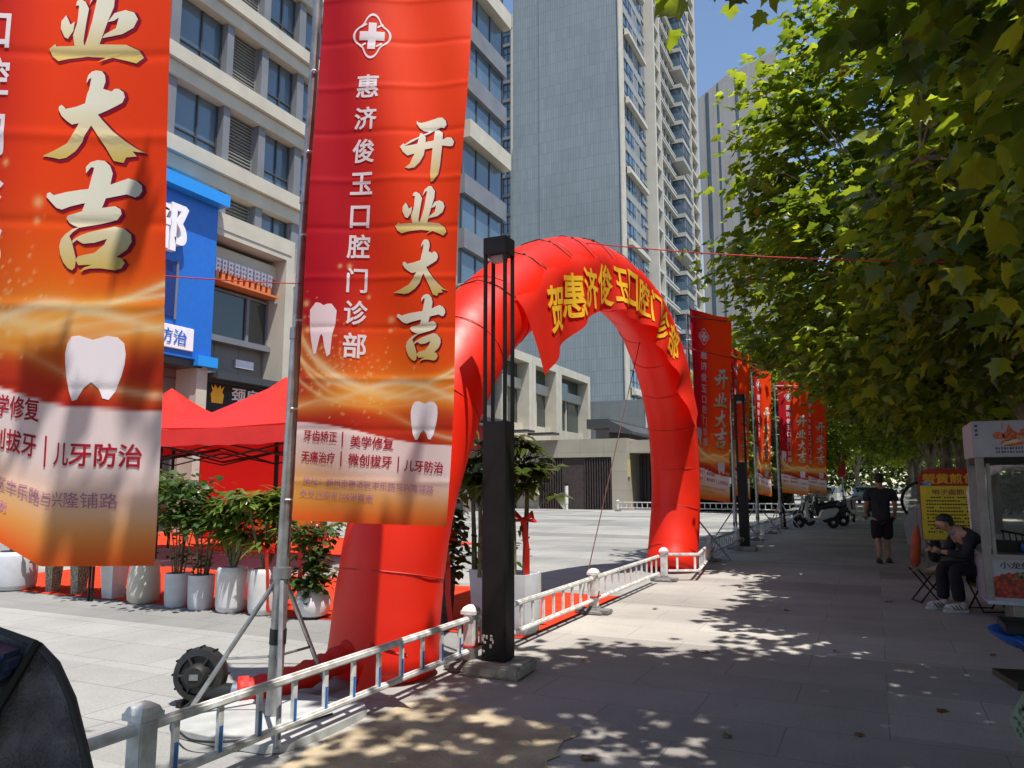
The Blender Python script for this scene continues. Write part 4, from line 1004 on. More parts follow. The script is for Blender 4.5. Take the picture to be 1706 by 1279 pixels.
dp = thing('display_pole', 'thin double black pole standing among the plant pots', 'pole', (-9.62, 7.02, 0))
MB().tube([(-.03, 0, 0), (-.03, 0, 2.1)], .018, 8).tube([(.035, 0, 0), (.035, 0, 2.1)], .018, 8).build('pole', M['black_metal'], dp)

# ------------------------------------------------------------------ red canopies and backdrop
def tent(lab, x0, x1, y0, y1):
    t = thing('canopy_tent', lab, 'canopy tent', ((x0 + x1) / 2, (y0 + y1) / 2, 0), group='red canopy tents'); w, d = (x1 - x0) / 2, (y1 - y0) / 2; ze, zp, zv = 2.62, 3.72, 2.27
    mb = MB(); N = 14; vs = []
    for j in range(N + 1):
        for i in range(N + 1):
            a, b = -1 + 2 * i / N, -1 + 2 * j / N; m = max(abs(a), abs(b))
            z = zp + (ze - zp) * m ** .82 - .05 * math.sin(m * math.pi) + .02 * math.sin(a * 9 + b * 5) * m * (1 - m) * 3 - .04 * (1 - min(abs(a), abs(b))) * (m ** 8)
            vs.append((a * w, b * d, z))
    mb.add(vs, [(j * (N + 1) + i, j * (N + 1) + i + 1, (j + 1) * (N + 1) + i + 1, (j + 1) * (N + 1) + i) for j in range(N) for i in range(N)])
    mb.build('roof', M['tent_fabric'], t, smooth='auto')
    mb = MB(); ring = []
    for k in range(4):
        for i in range(N):
            q = -1 + 2 * i / N; ring.append([(q * w, -d), (w, q * d), (-q * w, d), (-w, -q * d)][k])
    m = len(ring); r = random.Random(1); vs = [(a * 1.005, b * 1.005, ze - .045 + (.045 if i % N == 0 else 0)) for i, (a, b) in enumerate(ring)] + [(a * (1.01 + r.uniform(0, .01)), b * (1.01 + r.uniform(0, .01)), zv + r.uniform(-.02, .02)) for a, b in ring]
    mb.add(vs, [(i, (i + 1) % m, m + (i + 1) % m, m + i) for i in range(m)]); mb.build('valance', M['tent_fabric'], t, smooth=True, fix=False)
    for sx in (-1, 1):
        for sy in (-1, 1): MB().box((sx * (w - .04), sy * (d - .04), 1.28), (.05, .05, 2.56)).build('leg', M['black_metal'], t)
    mb = MB()
    for s in (-1, 1):
        for q in (-.5, .5):
            mb.tube([(-w * (.98 if q < 0 else 0), s * (d - .05), 2.3), (w * (0 if q < 0 else .98), s * (d - .05), 2.02)], .018, 6); mb.tube([(-w * (.98 if q < 0 else 0), s * (d - .05), 2.02), (w * (0 if q < 0 else .98), s * (d - .05), 2.3)], .018, 6)
            mb.tube([(s * (w - .05), -d * (.98 if q < 0 else 0), 2.3), (s * (w - .05), d * (0 if q < 0 else .98), 2.02)], .018, 6); mb.tube([(s * (w - .05), -d * (.98 if q < 0 else 0), 2.02), (s * (w - .05), d * (0 if q < 0 else .98), 2.3)], .018, 6)
    mb.build('scissor_frame', M['black_metal'], t)
tent('red pop-up canopy behind the plants, between the two nearest banners', -12.35, -8.95, 10.1, 13.4)
tent('red pop-up canopy mostly hidden behind the nearest banner', -16.0, -12.5, 10.4, 13.7)
bd = thing('backdrop', 'red backdrop board under the canopy with orange glow and pale speckles', 'backdrop', (-14, 14.2, 0))
def bd_col(x, z):
    A = np.array; g = np.exp(-((x + 12.6) / .9) ** 2 - ((z - .75) / .4) ** 2)
    return A([.72, .012, .008])[None] * (1 - g)[:, None] + A([.95, .28, .02])[None] * g[:, None]
nx, ny = 60, 30; X, Z = np.meshgrid(np.linspace(-15.6, -11.6, nx), np.linspace(.25, 2.45, ny)); X, Z = X.ravel(), Z.ravel()
mb = MB(); mb.v = [(a, 14.2, b) for a, b in zip(X, Z)]; mb.f = [[j * nx + i, j * nx + i + 1, (j + 1) * nx + i + 1, (j + 1) * nx + i] for j in range(ny - 1) for i in range(nx - 1)]; mb.mi = [0] * len(mb.f)
o = wpart(mb, 'print', M['ink'], bd, fix=False); set_attr(o.data, bd_col(X, Z))
wpart(MB().b2((-15.65, 14.22, .2), (-11.55, 14.3, 2.5)), 'board', M['red_print'], bd)
mb = MB(); r = random.Random(9)
for k in range(90): mb.ball((-11.65 - abs(r.gauss(0, .22)), 14.19, r.uniform(.5, 2.3)), r.choice([.01, .015, .025]), 6)
wpart(mb, 'speckle', M['white_print'], bd)
mb = MB()
for x in (-15.3, -11.9): mb.tube([(x, 14.34, 0), (x, 14.34, 2.5)], .025, 6); mb.tube([(x, 14.34, .04), (x, 14.9, .04)], .025, 6); mb.tube([(x, 14.34, 1.4), (x, 14.9, .04)], .02, 6)
wpart(mb, 'stand', M['black_metal'], bd)

# ------------------------------------------------------------------ leaves
def leaf_mat(name, trans=.4, boost=2.2, rough=.36):
    m, N, L, p = nodes(name)
    a = N.new("ShaderNodeAttribute"); a.attribute_name = 'print'; L.new(a.outputs[0], p.inputs['Base Color']); p.inputs['Roughness'].default_value = rough; p.inputs['Specular IOR Level'].default_value = .45
    mu = N.new("ShaderNodeMix"); mu.data_type = 'RGBA'; mu.blend_type = 'MULTIPLY'; mu.inputs[0].default_value = 1; mu.inputs[7].default_value = (boost * 1.15, boost, boost * .45, 1); L.new(a.outputs[0], mu.inputs[6])
    t = N.new("ShaderNodeBsdfTranslucent"); L.new(mu.outputs[2], t.inputs[0]); ms = N.new("ShaderNodeMixShader"); ms.inputs[0].default_value = trans
    L.new(p.outputs[0], ms.inputs[1]); L.new(t.outputs[0], ms.inputs[2]); L.new(ms.outputs[0], N["Material Output"].inputs[0])
    return m
M['leaf'] = leaf_mat('plane tree leaf', .46, 3.3); M['plant_leaf'] = leaf_mat('potted plant leaf', .3, 2.2, .26)
HALF = [(.1, -.04), (.40, .02), (.33, .16), (.58, .40), (.40, .42), (.30, .46), (.22, .66), (.13, .70)]
PLANE = [(0, .02)] + HALF + [(0, 1.0)] + [(-a, b) for a, b in HALF[::-1]] + [(0, .30)]
PLANE = np.array([(a, b, -.28 * abs(a) - .22 * max(0, b - .35) ** 2 - .05 * math.sin(9 * a)) for a, b in PLANE])
NP_ = len(PLANE); PF = np.array([(i, (i + 1) % (NP_ - 1), NP_ - 1) for i in range(NP_ - 1)])
OVAL = np.array([(0, 0, 0), (.2, .3, -.03), (.22, .6, -.05), (0, 1, -.16), (-.22, .6, -.05), (-.2, .3, -.03)]); OF = np.array([(0, 1, 5), (1, 2, 5), (2, 4, 5), (2, 3, 4)])
LANCE = np.array([(0, 0, 0), (.08, .25, .0), (.09, .55, -.06), (0, 1, -.32), (-.09, .55, -.06), (-.08, .25, .0)])
def leaves_obj(name, pos, nrm, axis, size, tint, m, parent, tmpl=PLANE, tf=PF, width=1.0):
    n = len(pos)
    nrm = nrm / np.linalg.norm(nrm, axis=1)[:, None]; ax = axis - (axis * nrm).sum(1)[:, None] * nrm; ax /= np.linalg.norm(ax, axis=1)[:, None] + 1e-9
    sd = np.cross(ax, nrm)
    rc = np.random.RandomState(n); cu = rc.uniform(.2, 2.4, n)[:, None, None]; wd = rc.uniform(.75, 1.15, n)[:, None, None]
    V = pos[:, None, :] + size[:, None, None] * (tmpl[None, :, 0, None] * width * wd * sd[:, None, :] + tmpl[None, :, 1, None] * ax[:, None, :] + cu * tmpl[None, :, 2, None] * nrm[:, None, :])
    k = tmpl.shape[0]; F_ = (tf[None] + (np.arange(n) * k)[:, None, None]).reshape(-1, 3)
    me = bpy.data.meshes.new(name); me.vertices.add(n * k); me.vertices.foreach_set('co', V.astype(np.float32).ravel())
    me.loops.add(F_.size); me.loops.foreach_set('vertex_index', F_.astype(np.int32).ravel())
    me.polygons.add(len(F_)); me.polygons.foreach_set('loop_start', np.arange(0, F_.size, 3, dtype=np.int32)); me.polygons.foreach_set('loop_total', np.full(len(F_), 3, dtype=np.int32))
    me.update(calc_edges=True); me.validate(); me.materials.append(m)
    set_attr(me, np.repeat(tint, k, axis=0))
    o = bpy.data.objects.new(name, me); COL.objects.link(o)
    if parent is not None: o.parent = parent
    return o
def tree_meshes(seed, Rr, zlo, zhi, ncl, per, ls, keep=None, zw=4.7, tones=((.04, .072, .010), (.165, .22, .024))):
    rn = np.random.RandomState(seed); C = []
    while len(C) < ncl:
        z = rn.uniform(zlo, zhi); ph = rn.uniform(0, 2 * math.pi)
        prof = math.sqrt(max(0, 1 - ((z - zw) / (zhi - zw + .3)) ** 2)) if z > zw else .80 + .2 * (z - zlo) / (zw - zlo)
        rm = Rr * prof * (1 + .13 * math.sin(3 * ph + seed) + .09 * math.sin(5 * ph + z))
        rr = rm * rn.uniform(0, 1) ** .42
        if z < zlo + 1.0 and rr < .35 * rm: continue
        p = np.array([rr * math.cos(ph), rr * math.sin(ph), z])
        if keep is None or keep(p): C.append(p)
    C = np.array(C); n = ncl * per
    cl = np.repeat(C, per, axis=0); pos = cl + rn.normal(0, 1, (n, 3)) * np.array([.31, .31, .21])
    out = pos - np.array([0, 0, 4.0]); out /= np.linalg.norm(out, axis=1)[:, None] + 1e-6
    nrm = np.array([0, 0, .9]) + out * .55 + rn.normal(0, .45, (n, 3)); axis = out * .7 + np.array([0, 0, -.55]) + rn.normal(0, .5, (n, 3))
    size = ls * rn.uniform(.6, 1.25, n)
    t = np.clip(rn.normal(.4, .28, n) + np.repeat(rn.normal(0, .2, ncl), per), 0, 1)[:, None]
    tint = np.array(tones[0]) * (1 - t) + np.array(tones[1]) * t
    br = rn.rand(n) < .005; tint[br] = [.13, .085, .02]
    return C, pos, nrm, axis, size, tint
def trunk_mb(C, seed, rad=.19, fork=2.55):
    rn = random.Random(seed); mb = MB(); pts = [(0, 0, -.05), (.02, .01, .25), (.03, -.02, 1.2), (-.02, .02, 2.0), (0, 0, fork)]
    mb.tube(pts, [rad * 1.35, rad * 1.08, rad * .95, rad * .92, rad * 1.05], 14)
    limbs = []
    for k in range(5):
        a = k * 2 * math.pi / 5 + rn.uniform(-.3, .3); tip = Vector((math.cos(a) * 2.4, math.sin(a) * 2.4, 5.2 + rn.uniform(-.5, 1.4))); b = Vector((0, 0, fork - .15))
        P = [b, b.lerp(tip, .3) + Vector((0, 0, .35)), b.lerp(tip, .65) + Vector((0, 0, .3)), tip]; mb.tube(P, [rad * .62, rad * .45, rad * .3, rad * .16], 9); limbs += P[1:]
    b = Vector((0, 0, fork)); P = [b, (.1, 0, 4.2), (0, .1, 6.2), (.1, 0, 7.4)]; mb.tube(P, [rad * .7, rad * .5, rad * .3, rad * .12], 9); limbs += [Vector(q) for q in P[1:]]
    for c in C[::3]:
        c = Vector(c); l = min(limbs, key=lambda q: (q - c).length); mid = l.lerp(c, .5) + Vector((0, 0, .15)); mb.tube([l, mid, c], [.03, .018, .007], 5, cap=False)
    return mb
TL = 'plane trees along the sidewalk'
def make_tree(lab, loc, seed, Rr, zlo, zhi, ncl, per, ls, keep=None, m='leaf', group=TL, rz=0, **k):
    t = thing('plane_tree' if m == 'leaf' and group == TL else 'street_tree', lab, 'tree', loc, rz, group)
    C, *a = tree_meshes(seed, Rr, zlo, zhi, ncl, per, ls, keep, **k)
    leaves_obj('crown', *a, M[m], t); trunk_mb(C, seed).build('trunk', M['bark'], t, smooth='auto'); return t
TX = 2.55
# nearest tree: its crown arches over the camera, cut back on the railing side where it hangs low
keepA = lambda p: p[2] > 2.9 + 1.05 * max(0, 1.3 - (p[0] + TX)) and p[0] + TX > (-2.9 + .325 * p[2] if p[1] + 3 > 1.0 else -3.6) and not (p[1] + 3 > 3.1 and p[0] + TX < -.9) and p[1] + 3 < 5.8 + max(0, p[0] + TX - 1.2) * 1.2
make_tree('nearest plane tree, its low branches hanging into the top right corner', (TX, 3.0, 0), 11, 5.9, 2.9, 8.6, 500, 42, .215, keepA)
keepB = lambda p: p[2] > 3.1 + .75 * max(0, .6 - (p[0] + TX)) and p[0] + TX > -.15 + .36 * max(0, p[2] - 3.8) and abs(p[1]) < 1.9 + max(0, p[0] + TX - .2) * .8
keepC = lambda p: (p[1] + 15.4 > 13.2 - max(0, p[0] + TX - 1.2) or (p[0] + TX < -.8 and p[1] + 15.4 > 12.2 and p[2] > 4)) and p[2] > 2.8 + .95 * max(0, .3 - (p[0] + TX))
ta = make_tree('plane tree with the brightest sunlit leaves, left edge against the towers', (TX, 10.1, 0), 23, 4.2, 2.75, 8.8, 560, 42, .235, keepB)
tb = make_tree('plane tree whose crown ends behind the rope from the arch', (TX, 15.4, 0), 37, 5.3, 2.7, 11.8, 700, 42, .235, keepC)
tn = make_tree('plane tree with a short clear trunk behind the row of stalls', (2.7, 24.6, 0), 51, 4.9, 3.1, 9.2, 520, 40, .22, lambda p: p[2] > 3.1 + .5 * max(0, math.hypot(p[0], p[1]) - 1.8))
for (x, y, src, rz, sc, lab) in ((2.5, 21.5, tn, 70, 1.08, 'plane tree with its trunk rising behind the white stall sign'), (2.6, 28.4, tn, 130, 1.05, 'plane tree behind the stall, its trunk hidden by the sign'), (2.5, 33.2, tn, 200, 1.1, 'plane tree with a forked pale trunk left of the stall'), (2.6, 43, tn, 250, 1.1, 'plane tree with a thin trunk farther down the sidewalk'),
                       (2.5, 54, tn, 20, 1.1, 'plane tree with a dark trunk far down the sidewalk'), (2.6, 66, tn, 80, 1.15, 'farthest plane tree of the right hand row'),
                       (9.2, 15, tb, 160, 1.0, 'plane tree of the second row at the right edge'), (9.4, 22, ta, 300, 1.05, 'plane tree of the second row behind the stall'), (9.2, 31, tb, 40, 1.1, 'plane tree of the second row deep in shade'), (9.4, 44, ta, 140, 1.15, 'plane tree of the second row far back'),
                       (9.0, 8.5, tb, 100, 1.0, 'added unseen plane tree beyond the right edge, blocking sky light'), (8.8, 2.0, ta, 190, 1.05, 'added unseen plane tree right of the camera, blocking sky light'), (2.5, -3.4, tb, 185, 1.0, 'added unseen plane tree behind the camera, blocking sky light'), (-5.2, 47, tb, 210, .85, 'plane tree at the far plaza corner behind the flat-on banner'), (-5.6, 60, ta, 280, 1.0, 'plane tree at the end of the street on the left'), (-1.5, 84, tb, 10, 1.3, 'broad tree closing the view at the end of the street'), (5, 92, ta, 60, 1.4, 'tall tree closing the view on the right of the street end')):  # first three stand out of view, added to block sky light
    copy_tree(src, loc=(x, y, 0), rz=R(rz), label=lab, scale=(sc, sc, sc))
pt = make_tree('feathery pale green tree behind the red banners', (-9.2, 52, 0), 5, 3.6, 2.3, 9.6, 260, 34, .17, m='leaf', group='pale trees beyond the plaza', tones=((.09, .13, .05), (.2, .26, .10)))
copy_tree(pt, loc=(-7.2, 58, 0), rz=1.2, label='feathery pale green tree right of the narrow red banners', scale=(1.05, 1.05, 1.0))
def hedge(lab, x0, x1, y0, y1, h, n, seed, tones, ls=.12):
    rn = np.random.RandomState(seed); pos = np.stack([rn.uniform(x0, x1, n), rn.uniform(y0, y1, n), h * rn.uniform(0, 1, n) ** .6], 1)
    pos[:, 2] *= 1 + .12 * np.sin(pos[:, 0] * 2 + pos[:, 1] * 1.7); t = rn.rand(n)[:, None]; c = np.array([0, 0, h * .5])
    nrm = rn.normal(0, .6, (n, 3)) + np.array([0, 0, .7]); o = leaves_obj('hedge', pos, nrm, rn.normal(0, 1, (n, 3)), ls * rn.uniform(.7, 1.3, n), np.array(tones[0]) * (1 - t) + np.array(tones[1]) * t, M['plant_leaf'], None, OVAL, OF, 2.2)
    tag(o, lab, 'hedge')
hedge('dark clipped hedge at the far side of the plaza behind the railing', -11, -4.4, 45.5, 47.5, 1.35, 5000, 3, ((.01, .02, .006), (.03, .05, .012)), .2)
hedge('dark hedge along the right side behind the food stalls', 6.2, 7.6, 9, 70, 1.9, 16000, 4, ((.012, .022, .006), (.04, .06, .015)), .22)

# ------------------------------------------------------------------ potted plants
def plant(t, kind, z0, seed, hgt, tones=((.018, .045, .010), (.06, .11, .02))):
    rn = np.random.RandomState(seed); pos, nr, ax, sz = [], [], [], []; st = MB()
    def leaf(p, d, s, nx=None):
        pos.append(p); ax.append(d); sz.append(s); nr.append(np.array([0, 0, 1.0]) + rn.normal(0, .35, 3) if nx is None else nx)
    tm, tf, w = OVAL, OF, 1.6
    if kind == 'rosette':                                    # narrow strappy leaves in rosettes on branching stems
        tm, w = LANCE, 1.5
        for k in range(16):
            a = rn.uniform(0, 6.28); r = rn.uniform(0, .30); z = z0 + hgt * rn.uniform(.28, 1); b = np.array([r * math.cos(a), r * math.sin(a), z])
            st.tube([(0, 0, z0 - .03), (b[0] * .5, b[1] * .5, z0 + (z - z0) * .45), tuple(b)], [.012, .009, .006], 5)
            for j in range(30):
                aa = rn.uniform(0, 6.28); el = rn.uniform(-.2, 1.2); d = np.array([math.cos(aa) * math.cos(el), math.sin(aa) * math.cos(el), math.sin(el)]); leaf(b + np.array([0, 0, rn.uniform(-.12, .03)]), d, rn.uniform(.19, .30), np.array([0, 0, 1.]) - d * .2 + rn.normal(0, .15, 3))
    elif kind == 'umbrella':                                 # many thin stems, flat layered crown of small leaves
        for k in range(11):
            a = rn.uniform(0, 6.28); r = rn.uniform(.05, .33); z = z0 + hgt * rn.uniform(.55, 1); b = np.array([r * math.cos(a), r * math.sin(a), z])
            st.tube([(b[0] * .25, b[1] * .25, z0 - .03), (b[0] * .5, b[1] * .5, z0 + (z - z0) * .5), tuple(b)], [.011, .008, .006], 5)
            for j in range(62):
                q = rn.normal(0, 1, 3) * np.array([.16, .16, .06]); leaf(b + q, np.array([q[0], q[1], -.05]) + rn.normal(0, .1, 3), rn.uniform(.075, .135))
            for j in range(8):
                zz = rn.uniform(.15, .5); leaf(np.array([b[0] * .4, b[1] * .4, z0 + (z - z0) * zz]) + rn.normal(0, .05, 3), rn.normal(0, 1, 3), .06)
    elif kind == 'ficus':
        for k in range(20):
            a = rn.uniform(0, 6.28); z = z0 + hgt * rn.uniform(.02, 1); r = rn.uniform(.03, .26) * (1 if z < z0 + .5 * hgt else .75); b = np.array([r * math.cos(a), r * math.sin(a), z])
            st.tube([(0, 0, z0 - .03), (b[0] * .3, b[1] * .3, z0 + (z - z0) * .6), tuple(b)], [.014, .009, .005], 5)
            for j in range(34):
                q = rn.normal(0, .075, 3); leaf(b + q, q + np.array([0, 0, -.06]) + rn.normal(0, .05, 3), rn.uniform(.075, .125))
    elif kind == 'money':                                    # stout bare stems, big hand-shaped leaves on top
        tm, w = LANCE, 2.6
        for k, (sx, sy) in enumerate(((-.1, .0), (.09, .05), (.02, -.09))):
            zt = z0 + hgt * (.55, .66, .5)[k]; st.tube([(sx, sy, z0 - .05), (sx * 1.1, sy, z0 + .4), (sx * 1.3, sy * 1.3, zt)], [.036, .028, .022], 9)
            for j in range(16):
                a = rn.uniform(0, 6.28); r = rn.uniform(.08, .36); z = z0 + hgt * rn.uniform(.55, 1.0); b = np.array([sx + r * math.cos(a), sy + r * math.sin(a), z]); st.tube([(sx * 1.3, sy * 1.3, zt - .02), tuple(b)], [.008, .005], 4)
                for q in range(7):
                    aa = q * .9 + rn.uniform(-.2, .2); d = np.array([math.cos(aa), math.sin(aa), rn.uniform(-.35, .15)]); leaf(b, d, rn.uniform(.15, .23), np.array([0, 0, 1.]) + rn.normal(0, .2, 3))
            for j in range(10): leaf(np.array([sx, sy, z0 + rn.uniform(.1, .5)]) + rn.normal(0, .05, 3), rn.normal(0, 1, 3), .1)
    elif kind == 'zz':
        for k in range(15):
            a = rn.uniform(0, 6.28); d = np.array([math.cos(a) * .35, math.sin(a) * .35, 1]); ln = hgt * rn.uniform(.6, 1); st.tube([(0, 0, z0 - .02), tuple(np.array([0, 0, z0]) + d * ln)], [.012, .006], 5)
            for j in range(22): q = np.array([0, 0, z0]) + d * ln * (.15 + .85 * j / 22); s = 1 if j % 2 else -1; leaf(q, np.array([-math.sin(a) * s, math.cos(a) * s, .5]), .1)
    n = len(pos); u = np.clip(rn.normal(.45, .3, n), 0, 1)[:, None]
    leaves_obj('foliage', np.array(pos), np.array(nr), np.array(ax), np.array(sz), np.array(tones[0]) * (1 - u) + np.array(tones[1]) * u, M['plant_leaf'], t, tm, tf, w)
    st.build('stem', M['stem'], t, smooth='auto')
def pot(t, prof, m, n=28, sq=None, soil=None, M_=None):
    mb = MB(); mb.lathe(prof + [(prof[-1][0] - .02, prof[-1][1]), (prof[-1][0] - .025, prof[-1][1] - .03)], n=n, sq=sq); mb.build('pot', M[m], t, smooth='auto')
    r, z = prof[-1]; mb = MB().lathe([(.002, z - .035), (r - .022, z - .034)], n=n, sq=sq); mb.lathe([(.001, z - .03), (r - .03, z - .045)], n=n, sq=sq); mb.build('soil', M['soil'], t)
SQ = 1.0
cyl = lambda r, h: [(r * .86, 0), (r * .93, .03), (r * .97, h * .3), (r, h * .75), (r, h)]
rnd = lambda r, h: [(r * .8, 0), (r * .92, .02), (r, .08), (r, h - .06), (r * .96, h - .02), (r * .86, h)]
sph = lambda r: [(r * .45, 0), (r * .8, r * .16), (r, r * .62), (r * .97, r * .95), (r * .8, r * 1.3), (r * .58, r * 1.48), (r * .55, r * 1.5)]
tap = lambda r, h: [(r * .68, 0), (r * .7, .02), (r, h)]
egg = lambda r, h: [(r * .75, 0), (r * .93, .04), (r, h * .25), (r * .95, h * .6), (r * .8, h)]
PT = [(-11.75, 7.3, rnd(.31, .56), 'pot_matt', None, 'zz', .6, 'big round white pot at the left end of the plant row'), (-11.0, 7.42, tap(.135, .57), 'pot_stone', SQ, 'ficus', .35, 'left of the two speckled square stone pots, small trailing plant'),
      (-10.4, 7.4, tap(.14, .55), 'pot_stone', SQ, 'ficus', .45, 'right of the two speckled square stone pots'), (-9.6, 7.35, tap(.2, .6), 'pot_white', SQ, 'umbrella', 1.1, 'white square tapered pot behind the double black pole'), (-8.88, 7.25, egg(.21, .55), 'pot_beige', None, 'umbrella', 1.2, 'bulging beige pot at the right edge of the nearest banner'),
      (-8.22, 7.22, cyl(.16, .42), 'pot_matt', None, 'umbrella', 1.25, 'left of the two matt white tub pots, bare thin stems and a layered dark crown'), (-7.78, 7.2, cyl(.16, .42), 'pot_matt', None, 'umbrella', 1.0, 'right of the two matt white tub pots, bushy dark crown'),
      (-7.28, 7.22, rnd(.19, .54), 'pot_white', None, 'rosette', .95, 'glossy white cylinder pot with strappy yellow-green leaves, in the open'), (-6.78, 7.25, rnd(.19, .54), 'pot_white', None, 'rosette', 1.0, 'glossy white cylinder pot with strappy leaves behind the tripod pole'),
      (-6.08, 7.3, sph(.225), 'pot_white', None, 'ficus', .85, 'round white ball pot with a dark small-leaved bush'), (-4.48, 7.65, tap(.135, .6), 'pot_dark', SQ, 'ficus', .95, 'dark stone pot with a drooping plant and red ribbon behind the arch leg'),
      (-4.0, 7.66, tap(.16, .62), 'pot_matt', SQ, 'money', 1.45, 'tall white square pot with a bright green money tree left of the black lamp post'), (-3.52, 7.5, cyl(.24, .62), 'pot_matt', .55, 'money', 1.5, 'large white pot with a dark money tree right of the black lamp post')]
for i, (x, y, prof, pm, sq, kind, h, lab) in enumerate(PT):
    t = thing('potted_plant', lab, 'potted plant', (x, y, 0), rng.uniform(0, .0) if sq else 0, 'row of potted plants at the opening')
    pot(t, prof, pm, 4 if sq == SQ else 28, None if sq == SQ else sq)
    tn = ((.05, .085, .018), (.20, .28, .06)) if kind == 'rosette' else (((.03, .06, .01), (.11, .17, .02)) if i == 11 else ((.022, .04, .008), (.075, .10, .018)) if i == 12 else ((.022, .048, .014), (.075, .13, .035)))
    plant(t, kind, prof[-1][1] - .03, 40 + i, h, tn)
    if i in (8, 9, 10, 12):
        mb = MB(); sx, sy, zk = {8: (.12, -.05, .75), 9: (-.16, -.02, .95), 10: (.1, -.1, .95), 12: (.1, .05, 1.17)}[i]
        mb.ball((sx, sy - .05, zk), .04, 8)
        for a in (-1, 1):
            lp_ = [(sx, sy - .05, zk), (sx + a * .1, sy - .06, zk + .07), (sx + a * .13, sy - .05, zk - .0), (sx, sy - .05, zk)]; mb.tube(lp_, [.01, .04, .03, .01], 6)
        dr = [(sx, sy - .06, zk), (sx + .05, sy - .08, zk - .3), (sx + .04, sy - .06, zk - .6), (sx + .09, sy - .08, max(.05, zk - .95))]; wv = .04
        for p, q in zip(dr, dr[1:]): mb.add([(p[0] - wv, p[1], p[2]), (p[0] + wv, p[1] - .02, p[2]), (q[0] + wv, q[1] - .02, q[2]), (q[0] - wv, q[1], q[2])], [(0, 1, 2, 3)])
        mb.build('ribbon', M['red_fabric'], t)
# ------------------------------------------------------------------ people
def skin_mesh(name, J, E, mat_, parent, sub=2, post=None, extra=None):
    """J: list of (xyz, radius); grows one continuous surface round the edges E"""
    me = bpy.data.meshes.new(name); me.from_pydata([j[0] for j in J], E, [])
    o = bpy.data.objects.new(name, me); COL.objects.link(o)
    o.modifiers.new('s', 'SKIN'); s = o.modifiers.new('u', 'SUBSURF'); s.levels = sub; s.render_levels = sub
    if not me.skin_vertices: me.skin_vertices.new()
    for i, j in enumerate(J):
        r = j[1] if isinstance(j[1], tuple) else (j[1], j[1]); me.skin_vertices[0].data[i].radius = r; me.skin_vertices[0].data[i].use_root = (i == 0)
    dg = bpy.context.evaluated_depsgraph_get(); dg.update()
    m2 = bpy.data.meshes.new_from_object(o.evaluated_get(dg)); bpy.data.objects.remove(o); bpy.data.meshes.remove(me); m2.name = name
    if extra:
        bm = bmesh.new(); bm.from_mesh(m2)
        vs = [bm.verts.new(v) for v in extra.v]
        for f in extra.f: bm.faces.new([vs[i] for i in f])
        bm.to_mesh(m2); bm.free()
    if post:
        for v in m2.vertices: v.co = post(v.co)
    m2.materials.clear(); m2.materials.append(mat_); m2.polygons.foreach_set('use_smooth', [True] * len(m2.polygons))
    o = bpy.data.objects.new(name, m2); COL.objects.link(o); o.parent = parent; return o
def hand(mb, w, d, up, s=1.0, curl=.6):
    """palm, four unequal bent fingers and a thumb from the side of the palm"""
    w, d, up = Vector(w), Vector(d).normalized(), Vector(up).normalized(); sd = d.cross(up).normalized()
    mb.tube([w, w + d * .045, w + d * .085], [.028, .036, .036], 8)
    for k, ln in enumerate((.068, .076, .072, .056)):
        b = w + d * .08 + sd * (-.027 + .018 * k); m1 = b + d * ln * .5 - up * ln * .2 * curl; tip = m1 + d * ln * .35 - up * ln * .45 * curl; mb.tube([b, m1, tip], [.0095, .0085, .007], 6)
    b = w + d * .03 - sd * .03; mb.tube([b, b + d * .03 - sd * .022, b + d * .06 - sd * .026 - up * .01], [.012, .010, .008], 6)
def head_extra(mb, c, f, up, eyes=True):
    c, f, up = Vector(c), Vector(f).normalized(), Vector(up).normalized(); sd = f.cross(up).normalized()
    for s in (-1, 1):
        e = c + sd * s * .082 - f * .005; mb.ball(tuple(e), (.014, .022, .032), 8)
    n = c + f * .098 - up * .012; mb.tube([n + up * .035 - f * .012, n + f * .006, n - up * .012 - f * .008], [.009, .015, .012], 7)
    m = c + f * .088 - up * .058; mb.tube([m - sd * .024 - f * .006, m + f * .003, m + sd * .024 - f * .006], [.004, .008, .004], 6)
M['tee_grey'] = mat('dark grey cotton', (.035, .036, .04), .9, var=.2, scale=7, bump=.4, bscale=18); M['shorts'] = mat('black cotton', (.012, .013, .018), .9, var=.3, bump=.4, bscale=14); M['jacket'] = mat('black jacket', (.014, .014, .019), .8, var=.3, bump=.4, bscale=14)
M['shoe_dark'] = mat('dark shoe', (.03, .025, .022), .7); M['shoe_white'] = mat('white trainer', (.5, .49, .47), .6, var=.2, scale=25); M['tee_blue'] = mat('pale blue shirt', (.16, .2, .3), .9)
w = thing('person', 'man seen from behind in dark grey T-shirt and black shorts, walking away on the sidewalk', 'person', (.09, 17.2, 0), R(12))
J = [((0, 0, .93), .105), ((0, .0, 1.1), .105), ((0, 0, 1.3), .12), ((0, 0, 1.45), .08), ((0, .015, 1.53), .056), ((0, .02, 1.6), .078), ((0, .025, 1.67), .094), ((0, .015, 1.74), .07),
     ((-.19, -.01, 1.41), .06), ((-.255, -.03, 1.15), .045), ((-.25, .12, .96), .03), ((.19, -.01, 1.41), .06), ((.25, -.02, 1.14), .045), ((.25, .10, .93), .03),
     ((-.1, 0, .84), .09), ((-.105, -.03, .50), .062), ((-.1, -.12, .28), .058), ((-.11, -.16, .1), .04), ((.1, .02, .84), .09), ((.1, .1, .50), .062), ((.1, .07, .28), .058), ((.11, .02, .09), .04)]
E_ = [(0, 1), (1, 2), (2, 3), (3, 4), (4, 5), (5, 6), (6, 7), (3, 8), (8, 9), (9, 10), (3, 11), (11, 12), (12, 13), (0, 14), (14, 15), (15, 16), (16, 17), (0, 18), (18, 19), (19, 20), (20, 21)]
